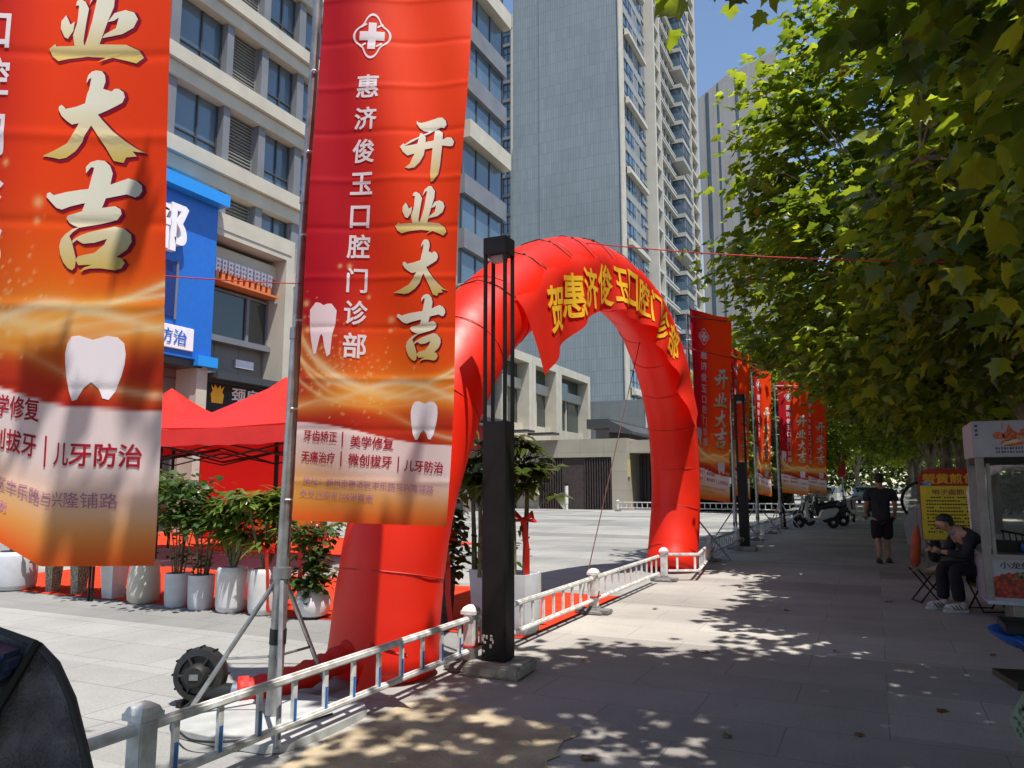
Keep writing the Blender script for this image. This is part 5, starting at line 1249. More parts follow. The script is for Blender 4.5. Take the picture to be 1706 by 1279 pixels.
flat = lambda v: Vector((v.x * (1.08 if .85 < v.z < 1.4 else 1), v.y * (.74 if .9 < v.z < 1.45 and abs(v.x) < .2 else 1), v.z))
ex = MB(); hand(ex, (-.25, .12, .96), (.1, .5, -.7), (0, .7, .6)); hand(ex, (.25, .10, .93), (-.1, .4, -.8), (0, .8, .5)); head_extra(ex, (0, .025, 1.655), (0, 1, 0), (0, 0, 1))
skin_mesh('body', J, E_, M['skin'], w, 2, flat, ex)
grow = lambda idx, g: [((J[i][0]), J[i][1] + g) for i in idx]
Js = [((0, 0, .76), .17), ((0, 0, .98), .172), ((0, 0, 1.15), .160), ((0, 0, 1.32), .172), ((0, .01, 1.50), .085), ((-.20, -.01, 1.40), .085), ((-.245, -.025, 1.2), .078), ((.20, -.01, 1.40), .085), ((.245, -.02, 1.2), .078)]
skin_mesh('shirt', Js, [(0, 1), (1, 2), (2, 3), (3, 4), (3, 5), (5, 6), (3, 7), (7, 8)], M['tee_grey'], w, 2, lambda v: Vector((v.x * 1.12, v.y * (.78 if abs(v.x) < .22 else 1), v.z)))
Jh = [((0, 0, .96), .155), ((-.1, 0, .78), .125), ((-.112, -.03, .44), .108), ((.1, .01, .78), .125), ((.11, .075, .44), .108)]
skin_mesh('shorts', Jh, [(0, 1), (1, 2), (0, 3), (3, 4)], M['shorts'], w, 2, lambda v: Vector((v.x, v.y * .9, v.z)))
mb = MB().ball((0, .008, 1.70), (.1, .108, .095), 14); mb.ball((0, -.035, 1.655), (.088, .07, .07), 12); mb.build('hair', M['hair'], w, smooth=True)
for x, y, z, p in ((-.11, -.12, .05, -.5), (.11, .06, .045, 0)):
    mb = MB().ball((x, y, z), (.052, .135, .05), 12); mb.box((x, y, z - .035), (.09, .25, .02)); mb.build('shoe', M['shoe_dark'], w, smooth='auto')

s = thing('person', 'man in black sitting bent over a phone beside the stall, in white trainers', 'person', (1.18, 11.2, 0), R(112))
J = [((0, 0, .52), .12), ((0, .05, .66), .12), ((0, .17, .84), .135), ((0, .30, .98), .08), ((0, .365, 1.02), .055), ((0, .43, 1.04), .078), ((0, .48, 1.07), .092), ((0, .47, 1.13), .075),
     ((-.18, .22, .93), .06), ((-.23, .33, .68), .045), ((-.06, .55, .735), .03), ((.18, .22, .93), .06), ((.23, .33, .68), .045), ((.06, .55, .735), .03),
     ((-.1, .05, .5), .095), ((-.13, .43, .53), .065), ((-.11, .40, .30), .058), ((-.11, .38, .1), .042), ((.1, .05, .5), .095), ((.13, .45, .53), .065), ((.12, .46, .30), .058), ((.12, .48, .1), .042)]
ex = MB(); hand(ex, (-.06, .55, .735), (.35, .75, .25), (-.6, -.2, .7), curl=1.0); hand(ex, (.06, .55, .735), (-.35, .75, .25), (.6, -.2, .7), curl=1.0); head_extra(ex, (0, .49, 1.055), (0, .72, -.7), (0, .7, .72))
skin_mesh('body', J, E_, M['skin'], s, 2, None, ex)
Js = [((0, -.02, .5), .165), ((0, .05, .66), .155), ((0, .17, .84), .165), ((0, .335, 1.01), .092), ((-.19, .23, .92), .088), ((-.235, .33, .68), .064), ((-.11, .50, .73), .05), ((.19, .23, .92), .088), ((.235, .33, .68), .064), ((.11, .50, .73), .05)]
skin_mesh('jacket', Js, [(0, 1), (1, 2), (2, 3), (2, 4), (4, 5), (5, 6), (2, 7), (7, 8), (8, 9)], M['jacket'], s, 2)
Jt = [((0, 0, .5), .15), ((-.1, .06, .5), .115), ((-.13, .44, .53), .085), ((-.11, .40, .30), .082), ((-.11, .385, .12), .075), ((.1, .06, .5), .115), ((.13, .46, .53), .085), ((.12, .46, .30), .082), ((.12, .47, .12), .075)]
skin_mesh('trousers', Jt, [(0, 1), (1, 2), (2, 3), (3, 4), (0, 5), (5, 6), (6, 7), (7, 8)], M['shorts'], s, 2)
mb = MB().ball((0, .445, 1.125), (.094, .10, .07), 14); mb.ball((0, .405, 1.08), (.084, .07, .075), 12); mb.build('hair', M['hair'], s, smooth=True)
mb = MB(); 
for q in (-1, 1): mb.ball((q * .035, .545, 1.03), (.012, .008, .007), 8); mb.tube([(q * .055, .555, 1.052), (q * .02, .562, 1.05)], .005, 5)
mb.build('eye', M['hair'], s)
mb = MB().ball((0, .34, .965), (.088, .075, .05), 10); mb.build('collar', M['tee_blue'], s, smooth=True)
for x, y in ((-.11, .44), (.12, .54)):
    mb = MB().ball((x, y, .062), (.05, .142, .052), 12); mb.tube([(x, y - .08, .06), (x, y - .085, .13)], [.05, .05], 10); sh = mb.build('shoe', M['shoe_white'], s, smooth='auto')
    mb = MB().box((x, y, .018), (.096, .285, .036)); mb.build('sole', M['pot_matt'], sh, bevel=.012)
    mb = MB()
    for q in (-1, 1):
        for k in range(3): mb.tube([(x + q * .046, y - .06 + k * .04, .04), (x + q * .045, y - .02 + k * .045, .09)], .007, 5)
    mb.build('stripe', M['black'], sh)
ph_ = thing('phone', 'dark phone held in the hands of the seated man', 'phone', (0, 0, 0))
PX = Matrix.Translation((1.18, 11.2, 0)) @ Matrix.Rotation(R(112), 4, 'Z'); mb = MB().box((0, .615, .785), (.075, .15, .01), M=Matrix.Rotation(R(38), 4, 'X')); mb.v = [tuple(PX @ Vector(p)) for p in mb.v]
mb.build('case', M['black'], ph_, bevel=.003)
def folding_stool(lab, loc, rz, h=.5):
    t = thing('folding_stool', lab, 'stool', loc, rz)
    mb = MB(); N = 8; vs = []
    for i in range(N + 1):
        x = -.19 + .38 * i / N
        for j in range(N + 1): y = -.15 + .3 * j / N; vs.append((x, y, h - .05 * (1 - (x / .19) ** 2) + .0))
    mb.add(vs, [(i * (N + 1) + j, i * (N + 1) + j + 1, (i + 1) * (N + 1) + j + 1, (i + 1) * (N + 1) + j) for i in range(N) for j in range(N)])
    mb2 = MB(); mb2.add(vs, mb.f); mb2.add([(a, b, c - .06) for a, b, c in vs], mb.f); n0 = len(vs)
    mb2.build('seat', mat('beige canvas', (.42, .33, .18), .9, bump=.3), t, smooth='auto')
    for y in (-.14, .14):
        MB().tube([(-.18, y, h - .03), (.17, y, .01)], .011, 7).build('leg', M['black_metal'], t); MB().tube([(.18, y, h - .03), (-.17, y, .01)], .011, 7).build('leg', M['black_metal'], t)
    MB().tube([(-.17, -.14, .02), (-.17, .14, .02)], .009, 6).tube([(.17, -.14, .02), (.17, .14, .02)], .009, 6).build('crossbar', M['black_metal'], t)
folding_stool('folding stool with a beige canvas seat in front of the seated man', (.58, 11.75, 0), R(20), .47)
folding_stool('folding stool under the seated man beside the stall', (1.18, 11.2, 0), R(112), .40)

# ------------------------------------------------------------------ crayfish stall
st = thing('food_stall', 'white framed food stall with a white sign board on top and a crayfish picture below', 'food stall', (1.7, 10.6, 0))
x0, x1, y0, y1 = 1.10, 2.92, 10.15, 11.0
M['alu'] = mat('pale painted aluminium', (.28, .255, .25), .4, metal=.3, var=.12)
for px, py in ((x0, y0), (x1, y0), (x0, y1), (x1, y1)): wpart(MB().b2((px - .04, py - .04, .28), (px + .04, py + .04, 1.9)), 'post', M['alu'], st)
for px in (x0 + .06, ): wpart(MB().b2((px, y0 - .02, .76), (px + .035, y0 + .02, 1.9)), 'post', M['alu'], st)
M['sign_white'] = mat('white sign film', (.36, .36, .41), .35, var=.06)
tp = wpart(MB().b2((x0 - .06, y0 - .08, 1.86), (x1, y1 + .05, 2.27)), 'sign_board', M['sign_white'], st, bevel=.01)
yy = y0 - .083
def on_front(x, z, k=1.0): return lambda a, b: (x + a * k, yy, z + b * k)
def flatpoly(mb, P, fn): V, Fc = poly2d(P); mb.add([fn(a, b) for a, b in V], Fc)
mb = MB(); fo = on_front(1.42, 2.09)
blob = lambda cx, cy, rx, ry, n=14, ph=0: [(cx + rx * math.cos(2 * math.pi * k / n + ph) * (1 + .12 * (k % 2)), cy + ry * math.sin(2 * math.pi * k / n + ph) * (1 + .12 * (k % 2))) for k in range(n)]
for P in (blob(0, .0, .08, .06), blob(-.12, .01, .055, .04), blob(.13, .03, .05, .055), [(-.05, .05), (-.02, .14), (.02, .06)], blob(.0, -.075, .11, .035)): flatpoly(mb, P, fo)
mb.build('crayfish_picture', mat('orange red print', (.55, .13, .05), .5, var=.4, scale=30), tp, off=st.location)
mb = MB()
for P in ([(-.09, .08), (-.085, .16), (-.075, .16), (-.08, .08)], [(.12, .08), (.15, .15), (.155, .145), (.13, .08)]): flatpoly(mb, P, fo)
mb.build('feeler', M['sign_orange'], tp, off=st.location)
mb = MB(); flatpoly(mb, [(-.1, -.1), (.1, -.06), (.05, -.03), (-.07, -.06)], lambda a, b: (1.42 + a, yy - .002, 2.09 + b)); mb.build('belly', mat('buff print', (.6, .5, .3), .5), tp, off=st.location)
mb = MB()
for P in ([(1.75, 2.06), (1.80, 2.18), (1.83, 2.06)], [(1.86, 2.02), (1.88, 2.22), (1.95, 2.14), (1.98, 2.02)]): flatpoly(mb, P, lambda a, b: (a, yy, b))
mb.build('sail_picture', mat('red print', (.5, .03, .03), .5), tp, off=st.location)
mb = MB(); r = random.Random(12)
for row, (z, h) in enumerate(((1.945, .03), (1.905, .026))):
    x = 1.26
    while x < 1.62: wd = r.uniform(.012, .022); mb.add([(x, yy, z), (x + wd, yy, z), (x + wd, yy, z + h * r.uniform(.6, 1)), (x, yy, z + h * r.uniform(.6, 1))], [(0, 1, 2, 3)]); x += .027
for z in (2.2, 2.15, 2.1): mb.add([(1.07, yy, z), (1.10, yy, z + .005), (1.095, yy, z + .03), (1.07, yy, z + .025)], [(0, 1, 2, 3)])
mb.build('small_lettering', mat('dark blue print', (.03, .03, .09), .5), tp, off=st.location)
mb = MB().add([(1.6, yy, 1.94), (2.7, yy, 1.94), (2.7, yy, 2.03), (1.6, yy, 1.97)], [(0, 1, 2, 3)]); mb.build('sea_picture', mat('pale blue print', (.33, .42, .55), .5), tp, off=st.location)
wpart(MB().b2((x0 - .02, y0 - .03, 1.79), (x1, y1, 1.86)), 'roof_frame', M['black_metal'], st)
wpart(MB().b2((x0 - .05, y0 - .05, .73), (x1, y1 + .04, .78)), 'counter', M['alu'], st)
cab = wpart(MB().b2((x0 - .03, y0 - .03, .27), (x1, y1, .73)), 'cabinet', M['sign_white'], st, bevel=.008)
yc = y0 - .034
def food_mat():
    m, N, L, p = nodes('crayfish photo print')
    tc = N.new("ShaderNodeTexCoord"); v = N.new("ShaderNodeTexVoronoi"); v.inputs['Scale'].default_value = 22; v.inputs['Randomness'].default_value = 1; L.new(tc.outputs['Object'], v.inputs['Vector'])
    r = N.new("ShaderNodeValToRGB"); r.color_ramp.elements[0].color = (.55, .09, .025, 1); r.color_ramp.elements[1].color = (.12, .012, .008, 1); r.color_ramp.elements[1].position = .8
    e = r.color_ramp.elements.new(.35); e.color = (.36, .03, .015, 1); L.new(v.outputs['Distance'], r.inputs[0]); L.new(r.outputs[0], p.inputs['Base Color']); p.inputs['Roughness'].default_value = .35; return m
mb = MB(); N = 26; top = [(x0 - .02 + .62 * i / N, .42 + .16 * math.sin(math.pi * min(1, (i + 3) / N)) + .012 * math.sin(i * 2.3)) for i in range(N + 1)]
flatpoly(mb, [(x0 - .02, .31)] + top + [(x0 + .60, .31)], lambda a, b: (a, yc, b)); mb.build('crayfish_photo', food_mat(), cab, off=st.location)
mb = MB(); r = random.Random(2)
for k in range(26): x, z = x0 + .12 + r.random() * .36, .54 + r.uniform(-.03, .045); flatpoly(mb, [(x, z), (x + .02, z + .012), (x + .045, z + .005), (x + .02, z - .012)], lambda a, b: (a, yc - .003, b))
mb.build('herb_picture', mat('green print', (.1, .2, .05), .5), cab, off=st.location)
mb = MB(); put_text(mb, '小龙虾', .09, lambda a, b: (x0 + .26 + a, yc - .004, .665 + b), .012, fit=(.30, .075)); mb.build('lettering', M['black'], cab, off=st.location)
wpart(MB().b2((x0 + .64, yc - .002, .32), (x1, yc + .002, .70)), 'side_picture', mat('red brown print', (.2, .05, .04), .5, var=.6, scale=20), st)
wpart(MB().b2((x0 - .03, yc - .01, .235), (x1, y1, .275)), 'skirt', mat('pale blue trim', (.38, .42, .5), .5), st)
wpart(MB().b2((x0 + .2, y0 + .1, 0), (x0 + .75, y0 + .6, .235)), 'base_block', M['concrete'], st, bevel=.02)
mb = MB()
for x in (x0 + .95, x1 - .2): mb.tube([(x, y0 + .1, .17), (x, y0 + .2, .17)], .17, 20)
wpart(mb, 'wheel', M['tyre'], st)
mb = MB()                                                            # wire basket and utensils on the counter
for k in range(8): mb.tube([(x0 + .22 + k * .06, y0 + .25, .79), (x0 + .2 + k * .06, y0 + .22, 1.02 - .012 * k)], .008, 5)
mb.tube([(x0 + .18, y0 + .22, 1.03), (x0 + .68, y0 + .22, .93)], .013, 6); mb.tube([(x0 + .68, y0 + .22, .93), (x0 + .62, y0 + .3, 1.15), (x0 + .78, y0 + .4, 1.55), (x0 + .95, y0 + .5, 1.62)], .014, 6); mb.tube([(x0 + .68, y0 + .22, .93), (x0 + .8, y0 + .24, .82), (x0 + 1.2, y0 + .3, .80)], .014, 6)
wpart(mb, 'wire_rack', M['black_metal'], st)
mb = MB().b2((x0 + .14, y0 + .3, .78), (x0 + .62, y0 + .7, .90)); wpart(mb, 'tray', M['black'], st, bevel=.01)
b = thing('plastic_bag', 'bright blue plastic bag on the stall counter', 'bag', (1.58, 10.42, .78)); rn = random.Random(4); mb = MB().ball((0, 0, .06), (.12, .1, .07), 14); mb.v = [tuple(Vector(p) * rn.uniform(.85, 1.15)) for p in mb.v]; mb.build('sack', M['sign_blue'], b, smooth=True)
# white tricycle cab behind the stall
def clear_mat():
    m, N, L, p = nodes('scratched clear plastic'); p.inputs['Transmission Weight'].default_value = .92; p.inputs['Roughness'].default_value = .08; p.inputs['IOR'].default_value = 1.05; p.inputs['Base Color'].default_value = (.85, .88, .85, 1); return m
M['clear'] = clear_mat()
tk = thing('tricycle_cab', 'white tube frame cab of a cargo tricycle behind the stall', 'tricycle', (2.3, 13.2, 0)); xx0, xx1, yy0, yy1 = 1.42, 3.2, 12.6, 14.4
def arch_frame(y, x0, x1, h, r=.05):
    P = [(x0, y, .35), (x0 - .03, y, h - .4), (x0 + .05, y, h - .12), (x0 + .28, y, h)]; return P + [(x0 + (x1 - x0) - (q[0] - x0), y, q[2]) for q in P[::-1]]
for y in (yy0, yy1): wpart(MB().tube(arch_frame(y, xx0, xx1, 1.82), .045, 10), 'hoop', M['white_plastic'], tk, smooth='auto')
mb = MB()
for x, z in ((xx0 - .03, 1.42), (xx1 + .03, 1.42), (xx0 + .28, 1.82), (xx1 - .28, 1.82), (xx0, .8), (xx1, .8)): mb.tube([(x, yy0, z), (x, yy1, z)], .035, 8)
wpart(mb, 'rail', M['white_plastic'], tk); wpart(MB().b2((xx0, yy0, .3), (xx1, yy1, .78)), 'body', M['pot_matt'], tk, bevel=.04); wpart(MB().b2((xx0 + .02, yy0 + .03, .8), (xx1 - .02, yy0 + .04, 1.75)), 'window', M['clear'], tk)
wpart(MB().b2((xx0 + .05, yy1 + .02, .82), (xx0 + .28, yy1 + .05, 1.6)), 'panel', mat('ochre poster', (.45, .36, .03), .6, var=.25, scale=8), tk)
mb = MB()
for x in (xx0 + .2, xx1 - .2): mb.tube([(x - .05, yy0 + .3, .28), (x + .05, yy0 + .3, .28)], .28, 22)
wpart(mb, 'wheel', M['tyre'], tk)
# stall with the yellow poster
ys = thing('poster_stand', 'yellow poster board with a rounded red header and rows of black print', 'poster', (1.45, 15.9, 0))
L_, Rr_, zb, zt = .74, 1.72, .55, 1.84
ol = [(L_, zb), (Rr_, zb), (Rr_, zt - .2)] + [(Rr_ - .2 + .2 * math.cos(a), zt - .2 + .2 * math.sin(a)) for a in np.linspace(.1, math.pi / 2, 6)] + [(L_ + .2 - .2 * math.sin(a), zt - .2 + .2 * math.cos(a)) for a in np.linspace(0, math.pi / 2, 7)]
bdm = wpart(MB().prism(ol, 15.9, 15.96, lambda a, b, h: (a, h, b)), 'board', mat('red board', (.4, .02, .015), .45), ys)
mb = MB().add([(L_ + .015, 15.895, zb + .015), (Rr_ - .015, 15.895, zb + .015), (Rr_ - .015, 15.895, 1.53), (L_ + .015, 15.895, 1.53)], [(0, 1, 2, 3)]); mb.build('poster', mat('yellow poster', (.75, .62, .03), .5, var=.06), bdm, off=ys.location)
mb = MB(); put_text(mb, '蟹黄煎包', .2, lambda a, b: (1.23 + a, 15.893, 1.66 + b), .03, fit=(.86, .19)); mb.build('lettering', M['yellow'], bdm, off=ys.location)
mb = MB(); put_text(mb, '哨子面筋', .1, lambda a, b: (1.20 + a, 15.89, 1.42 + b), .012, fit=(.5, .1)); mb.build('lettering', mat('purple red print', (.25, .02, .09), .5), bdm, off=ys.location)
mb = MB(); r = random.Random(77)
for k in range(11):
    z = 1.31 - k * .062; x = L_ + (.18 if k == 0 else .1)
    while x < Rr_ - .12:
        if r.random() > .1: mb.add([(x, 15.89, z), (x + .03, 15.89, z), (x + .03, 15.89, z + r.uniform(.018, .032)), (x, 15.89, z + r.uniform(.018, .032))], [(0, 1, 2, 3)])
        x += .042
mb.build('small_lettering', M['black'], bdm, off=ys.location)
mb = MB().add([(L_ + .04, 15.89, 1.53), (L_ + .2, 15.89, 1.53), (L_ + .2, 15.89, 1.62), (L_ + .04, 15.89, 1.60)], [(0, 1, 2, 3)]); mb.build('sticker', mat('pale blue sticker', (.25, .4, .65), .5, var=.7, scale=25), bdm, off=ys.location)
mb = MB()
for x in (L_ + .06, Rr_ - .06): mb.tube([(x, 15.98, 0), (x, 15.98, 1.7)], .02, 7); mb.tube([(x, 15.98, 1.0), (x, 16.4, 0)], .02, 7)
wpart(mb, 'stand', M['alu'], ys)
pz = thing('folded_parasol', 'orange folded parasol leaning by the yellow poster', 'parasol', (.55, 15.3, 0))
MB().lathe([(.03, .12), (.085, .2), (.08, .6), (.04, .8), (.02, .86)], (0, 0, 0), 12, M=Matrix.Rotation(R(6), 4, 'Y')).build('canopy', mat('orange canvas', (.5, .1, .035), .8, bump=.5, bscale=20), pz, smooth='auto'); MB().tube([(0, 0, 0), (.1, 0, 1.15)], .015, 7).build('pole', M['alu'], pz)
# cargo tricycle beyond it, with a round rimmed windscreen
cg = thing('cargo_tricycle', 'white cargo tricycle with a round black rimmed windscreen beside the walking man', 'tricycle', (.95, 18.6, 0))
def ring(mb, c, R_, r, axis, n=28, m=10):
    a = Vector(axis).normalized(); u = a.orthogonal().normalized(); v = a.cross(u); P = [Vector(c) + (u * math.cos(2 * math.pi * k / n) + v * math.sin(2 * math.pi * k / n)) * R_ for k in range(n + 1)]; mb.tube(P, r, m, cap=False)
mb = MB(); ring(mb, (.92, 18.0, 1.2), .42, .032, (.1, 1, .2)); wpart(mb, 'windscreen_rim', M['black'], cg, smooth=True)
mb = MB().lathe([(.001, 0), (.4, 0)], (.92, 18.0, 1.2), 26, M=Vector((.1, 1, .2)).to_track_quat('Z', 'Y').to_matrix().to_4x4()); wpart(mb, 'windscreen', M['clear'], cg)
mb = MB().prism([(-.3, .25), (.3, .25), (.34, .6), (.2, 1.1), (-.2, 1.1), (-.38, .7)], -.12, .25, lambda a, b, h: (.80 + a * .75, 18.05 + h, b)); wpart(mb, 'fairing', M['pot_matt'], cg, bevel=.06)
mb = MB(); ring(mb, (1.02, 17.85, .28), .22, .075, (1, .2, 0)); mb.tube([(.97, 17.85, .28), (1.07, 17.86, .28)], .2, 16); wpart(mb, 'wheel', M['tyre'], cg, smooth='auto')
wpart(MB().b2((.72, 18.4, .45), (1.9, 20.0, .95)), 'cargo_box', M['plate_metal'], cg, bevel=.03)
mb = MB()
for x in (.78, 1.85): mb.tube([(x - .05, 19.4, .28), (x + .05, 19.4, .28)], .28, 20)
wpart(mb, 'wheel', M['tyre'], cg)
# ------------------------------------------------------------------ scooters
M['scoot_white'] = mat('cream white scooter paint', (.55, .54, .48), .25, var=.05, coat=.5); M['scoot_dark'] = mat('dark scooter plastic', (.025, .026, .032), .35, var=.2)
def scooter(lab, loc, rz, paint='scoot_white', cover=False):
    t = thing('parked_scooter', lab, 'scooter', loc, rz, 'parked electric scooters')
    for y in (-.58, .62):
        mb = MB(); ring(mb, (0, y, .21), .155, .055, (1, 0, 0), 24, 10); mb.tube([(-.035, y, .21), (.035, y, .21)], .12, 18); wh = mb.build('wheel', M['tyre'], t, smooth='auto')
        MB().tube([(-.045, y, .21), (.045, y, .21)], .07, 14).build('hub', M['chrome'], wh, smooth='auto')
    mb = MB().prism([(-.62, .42), (-.2, .30), (.25, .26), (.30, .32), (-.1, .38), (-.18, .62), (-.3, .68), (-.72, .74), (-.8, .66)], -.15, .15, lambda a, b, h: (h, a, b)); mb.build('body', M[paint], t, smooth='auto', bevel=.05)
    mb = MB().prism([(.24, .28), (.36, .34), (.42, .7), (.34, 1.0), (.26, 1.0), (.32, .7)], -.17, .17, lambda a, b, h: (h, a, b)); mb.build('front_shield', M[paint], t, smooth='auto', bevel=.05)
    mb = MB().prism([(.42, .36), (.52, .46), (.66, .46), (.84, .34), (.80, .42), (.66, .53), (.5, .52)], -.075, .075, lambda a, b, h: (h, a, b)); mb.build('fender', M[paint], t, smooth='auto', bevel=.025)
    mb = MB().prism([(-.74, .72), (-.2, .68), (-.12, .74), (-.3, .79), (-.7, .84)], -.13, .13, lambda a, b, h: (h, a, b)); mb.build('seat', M['black'], t, smooth='auto', bevel=.04)
    mb = MB().tube([(0, .6, .25), (0, .33, 1.0)], .03, 8); mb.tube([(-.33, .2, 1.08), (-.15, .3, 1.04), (.15, .3, 1.04), (.33, .2, 1.08)], .016, 8); mb.build('handlebar', M['black'], t, smooth='auto')
    MB().ball((0, .40, .95), (.1, .07, .075), 14).build('headlight', M['chrome'], t, smooth=True)
    if not cover:
        for q in (-1, 1): MB().tube([(q * .22, .27, 1.06), (q * .3, .27, 1.26)], .008, 6).ball((q * .31, .26, 1.29), (.06, .015, .04), 10).build('mirror', M['black'], t, smooth='auto')
    MB().tube([(.12, -.58, .21), (.14, -.2, .34)], .02, 7).tube([(0, -.84, .5), (0, -.68, .62)], .05, 8).build('chassis', M['black_metal'], t)
    return t
s0 = scooter('cream scooter parked side-on by the railing below the red banners', (-1.95, 29.6, 0), R(112))
MB().ball((0, -.86, .82), (.16, .13, .13), 12).build('top_box', M['scoot_dark'], s0, smooth=True)
copy_tree(s0, loc=(-1.0, 35.6, 0), rz=R(192), label='cream scooter facing the camera at the end of the shaded sidewalk')
s1 = scooter('dark scooter parked close behind the cream side-on scooter', (-1.7, 31.4, 0), R(100), 'scoot_dark')
for x, y, a, lab in ((-2.4, 34.0, 118, 'dark scooter farther along the railing'), (-2.2, 38.5, 105, 'dark scooter at the far end of the parked row'), (-.2, 41.5, 170, 'dark scooter behind the cream scooter facing the camera'), (2.0, 27.5, 95, 'dark scooter under the trees behind the walking man')): copy_tree(s1, loc=(x, y, 0), rz=R(a), label=lab)
# its rear end juts in at the right edge
sr = scooter('dark scooter with a green number plate jutting in at the right edge', (1.40, 4.44, 0), R(-78), 'scoot_dark')
mb = MB().box((0, -.86, .48), (.2, .006, .17), M=Matrix.Rotation(R(28), 4, 'Y') @ Matrix.Rotation(R(-15), 4, 'X')); pl_ = mb.build('number_plate', mat('pale green plate', (.09, .22, .16), .4), sr)
mb = MB(); r = random.Random(5); Mt = Matrix.Translation((0, -.864, .48)) @ Matrix.Rotation(R(28), 4, 'Y') @ Matrix.Rotation(R(-15), 4, 'X')
for i in range(4):
    for j in range(2):
        for k in range(3): x, z = -.07 + i * .04 + r.uniform(-.01, .01), -.05 + j * .07 + r.uniform(-.02, .02); mb.add([Mt @ Vector(p) for p in ((x, -.002, z), (x + .022, -.002, z + r.uniform(-.01, .01)), (x + .022, -.002, z + .008), (x, -.002, z + .008))], [(0, 1, 2, 3)])
mb.build('plate_characters', mat('dark green print', (.03, .09, .06), .5), pl_)
MB().box((0, -.72, .665), (.3, .42, .03)).build('rear_rack', M['black_metal'], sr)
# the one beside the camera wears a quilted wind apron
sn = scooter('scooter with a dark grey quilted wind apron in the bottom left corner', (-1.345, .41, -.012), R(25.4), 'scoot_dark', cover=True)
ap = [(-.3, .36), (.31, .36), (.335, .6), (.335, .9), (.323, 1.008), (.312, 1.053), (.283, 1.11), (.248, 1.18), (.202, 1.237), (.156, 1.268), (.05, 1.295), (-.08, 1.295), (-.2, 1.24), (-.27, 1.15), (-.32, .95), (-.32, .6)]
mb = MB(); n = len(ap)
inner = [(a * .72, .36 + (b - .36) * .86 + .03) for a, b in ap]
fn = lambda P, y: [(a, y + .10 * (a / .32) ** 2 * -1, b) for a, b in P]
V = fn(ap, .52) + fn(inner, .47) + fn(inner, .60) + fn(ap, .55); F_ = []
tri = tessellate_polygon([[Vector((a, b, 0)) for a, b in inner]])
F_ += [tuple(i + n for i in t) for t in tri] + [tuple(i + 2 * n for i in t) for t in tri]
for k in range(3): F_ += [(k * n + i, k * n + (i + 1) % n, (k + 1) * n + (i + 1) % n, (k + 1) * n + i) for i in range(n)] if k != 1 else []
F_ += [(3 * n + i, 3 * n + (i + 1) % n, (i + 1) % n, i) for i in range(n)]
def fuzzy():
    return mat('dark grey fleece', (.21, .19, .205), 1.0, var=.45, scale=14, bump=1.0, bscale=160, spec=.15)
mb.add(V, F_); apn = mb.build('apron', fuzzy(), sn, smooth='auto')
mb = MB().tube([(a, .53 - .10 * (a / .32) ** 2, b) for a, b in ap] + [(ap[0][0], .53 - .10 * (ap[0][0] / .32) ** 2, ap[0][1])], .0085, 8); mb.build('piping', mat('grey piping', (.06, .06, .065), .7), apn, smooth=True)
nv = [(-.15, 1.19), (.10, 1.20), (.15, 1.228), (.148, 1.262), (.05, 1.287), (-.08, 1.285)]
mb = MB().prism(nv, .455, .52, lambda a, b, h: (a, h - .10 * (a / .32) ** 2, b)); mb.build('lining', mat('navy nylon', (.022, .032, .085), .6, var=.3, bump=.4, bscale=25), apn, bevel=.01)
mb = MB().tube([(.10, .43, .62), (.11, .43, .95), (.135, .44, 1.17), (.162, .50, 1.275)], .010, 6); mb.build('strap', M['black'], apn)
# ------------------------------------------------------------------ blue tubs at the right edge
sb = thing('low_stand', 'low dark stand carrying the blue tubs at the right edge', 'stand', (1.32, 7.12, 0)); mb = MB()
for a in (-1, 1):
    for b_ in (-1, 1): mb.tube([(a * .3, b_ * .22, 0), (a * .26, b_ * .2, .27)], .018, 7)
mb.box((0, 0, .28), (.7, .5, .03)); mb.build('frame', M['black_metal'], sb)
for i, (x, y, lab) in enumerate(((1.16, 7.27, 'blue plastic tub at the right edge, the one farther back'), (1.30, 6.9, 'blue plastic tub at the right edge, the nearer one'))):
    t = thing('plastic_tub', lab, 'tub', (x, y, .245), 0, 'blue plastic tubs'); mb = MB().lathe([(.24, .05), (.30, .07), (.38, .13), (.40, .145), (.41, .165), (.385, .165), (.33, .12), (.25, .075), (.02, .07)], n=30, sq=.25); mb.build('shell', M['sign_blue'], t, smooth='auto')
tr_ = thing('tray', 'flat black tray resting on the blue tubs', 'tray', (1.26, 7.3, .42)); MB().box((0, 0, .01), (.8, .5, .02)).box((0, .25, .03), (.8, .02, .05)).box((0, -.25, .03), (.8, .02, .05)).box((.4, 0, .03), (.02, .5, .05)).box((-.4, 0, .03), (.02, .5, .05)).build('dish', M['black'], tr_)
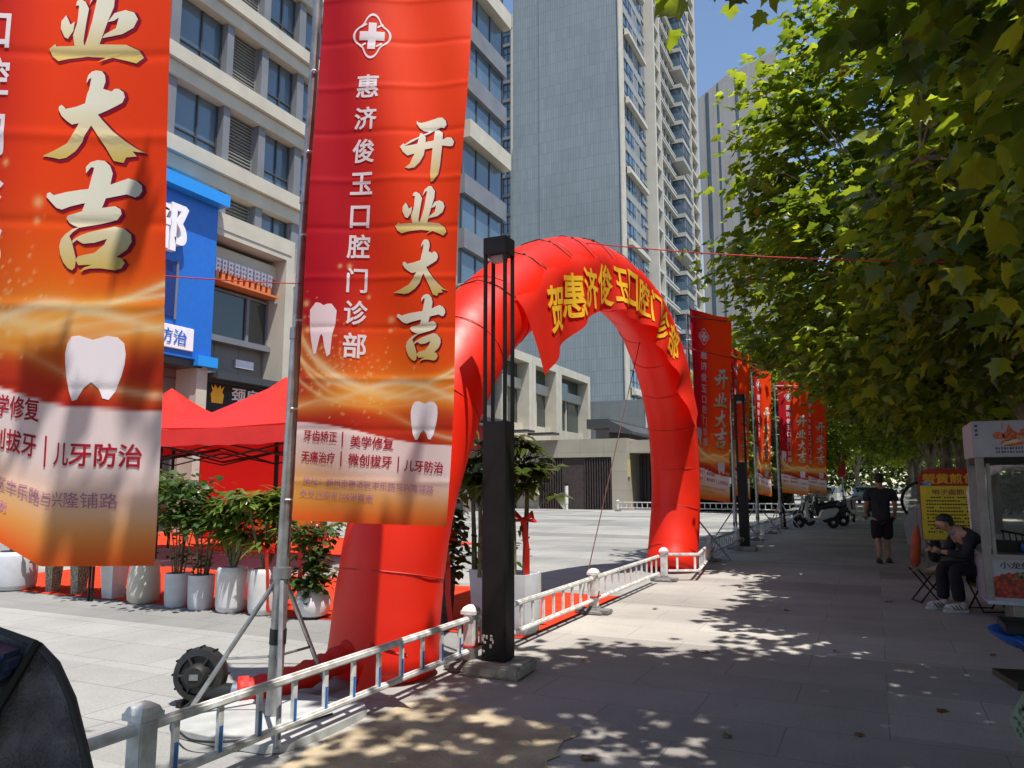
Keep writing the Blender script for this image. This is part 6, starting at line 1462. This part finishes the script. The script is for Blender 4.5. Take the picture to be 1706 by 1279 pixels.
# ------------------------------------------------------------------ things at the end of the street
def car(lab, loc, rz, paint):
    t = thing('parked_car', lab, 'car', loc, rz, 'cars at the end of the street'); pr = [(-2.1, .35), (2.1, .35), (2.2, .6), (2.05, .82), (1.2, .92), (.5, 1.42), (-1.2, 1.45), (-1.9, .98), (-2.15, .9)]
    MB().prism(pr, -.85, .85, lambda a, b, h: (h, a, b)).build('body', paint, t, smooth='auto', bevel=.08)
    MB().prism([(1.1, .95), (.5, 1.36), (-1.15, 1.39), (-1.75, 1.0)], -.862, .862, lambda a, b, h: (h, a, b)).build('side_window', M['glass'], t)
    MB().box((0, .87, 1.16), (1.4, .02, .62), M=Matrix.Rotation(R(-54), 4, 'X')).build('windscreen', M['glass'], t)
    for x in (-.8, .8):
        for y in (-1.35, 1.35): MB().tube([(x - .1, y, .32), (x + .1, y, .32)], .32, 20).build('wheel', M['tyre'], t, smooth='auto')
        MB().ball((x * .75, 2.12, .68), (.18, .08, .09), 10).build('headlight', M['chrome'], t, smooth=True)
car('white car parked at the far end of the street', (-3.3, 62, 0), R(165), M['pot_white']); car('silver car parked at the far end, right of the white one', (-.6, 70, 0), R(172), M['plate_metal'])
for i, (x, y, z, lab) in enumerate(((-3.4, 55, 3.2, 'red hanging sign far down the street, left one'), (-2.0, 58, 3.4, 'red hanging sign far down the street, right one'))):
    t = thing('street_sign', lab, 'sign', (x, y, 0), 0, 'red signs far down the street'); MB().tube([(0, .1, 0), (0, .1, z + .5)], .05, 7).build('pole', M['grey_metal'], t); MB().b2((-.25, -.05, z - 1.3), (.25, .05, z)).build('panel', M['red_print'], t)
hedge('tall green hedge closing the far end of the street', -16, 24, 104, 108, 5.5, 9000, 8, ((.03, .05, .012), (.12, .17, .04)), .5)

# a few dropped leaves on the paving
rn = np.random.RandomState(31); FP = [(-1.6, 4.3), (-.9, 5.0), (-2.2, 3.2), (.3, 6.2), (-.4, 7.9), (.9, 8.4), (-2.6, 9.6), (-1.9, 12.1), (.2, 3.6), (-1.1, 10.2), (1.3, 5.6), (-2.4, 6.6), (-.2, 5.4), (.1, 11.5), (-1.5, 7.4)]
for i, (x, y) in enumerate(FP):
    o = leaves_obj('fallen_leaf', np.array([[0, 0, .012]]), np.array([[rn.uniform(-.2, .2), rn.uniform(-.2, .2), 1.]]), np.array([[math.cos(i * 2.1), math.sin(i * 2.1), 0.]]), np.array([rn.uniform(.06, .12)]), np.array([[(.16, .09, .03), (.10, .12, .02), (.22, .12, .03)][i % 3]]), M['plant_leaf'], None)
    o.location = (x, y, .006); tag(o, 'small dry plane leaf dropped on the shaded sidewalk', 'leaf', 'dropped leaves on the sidewalk')
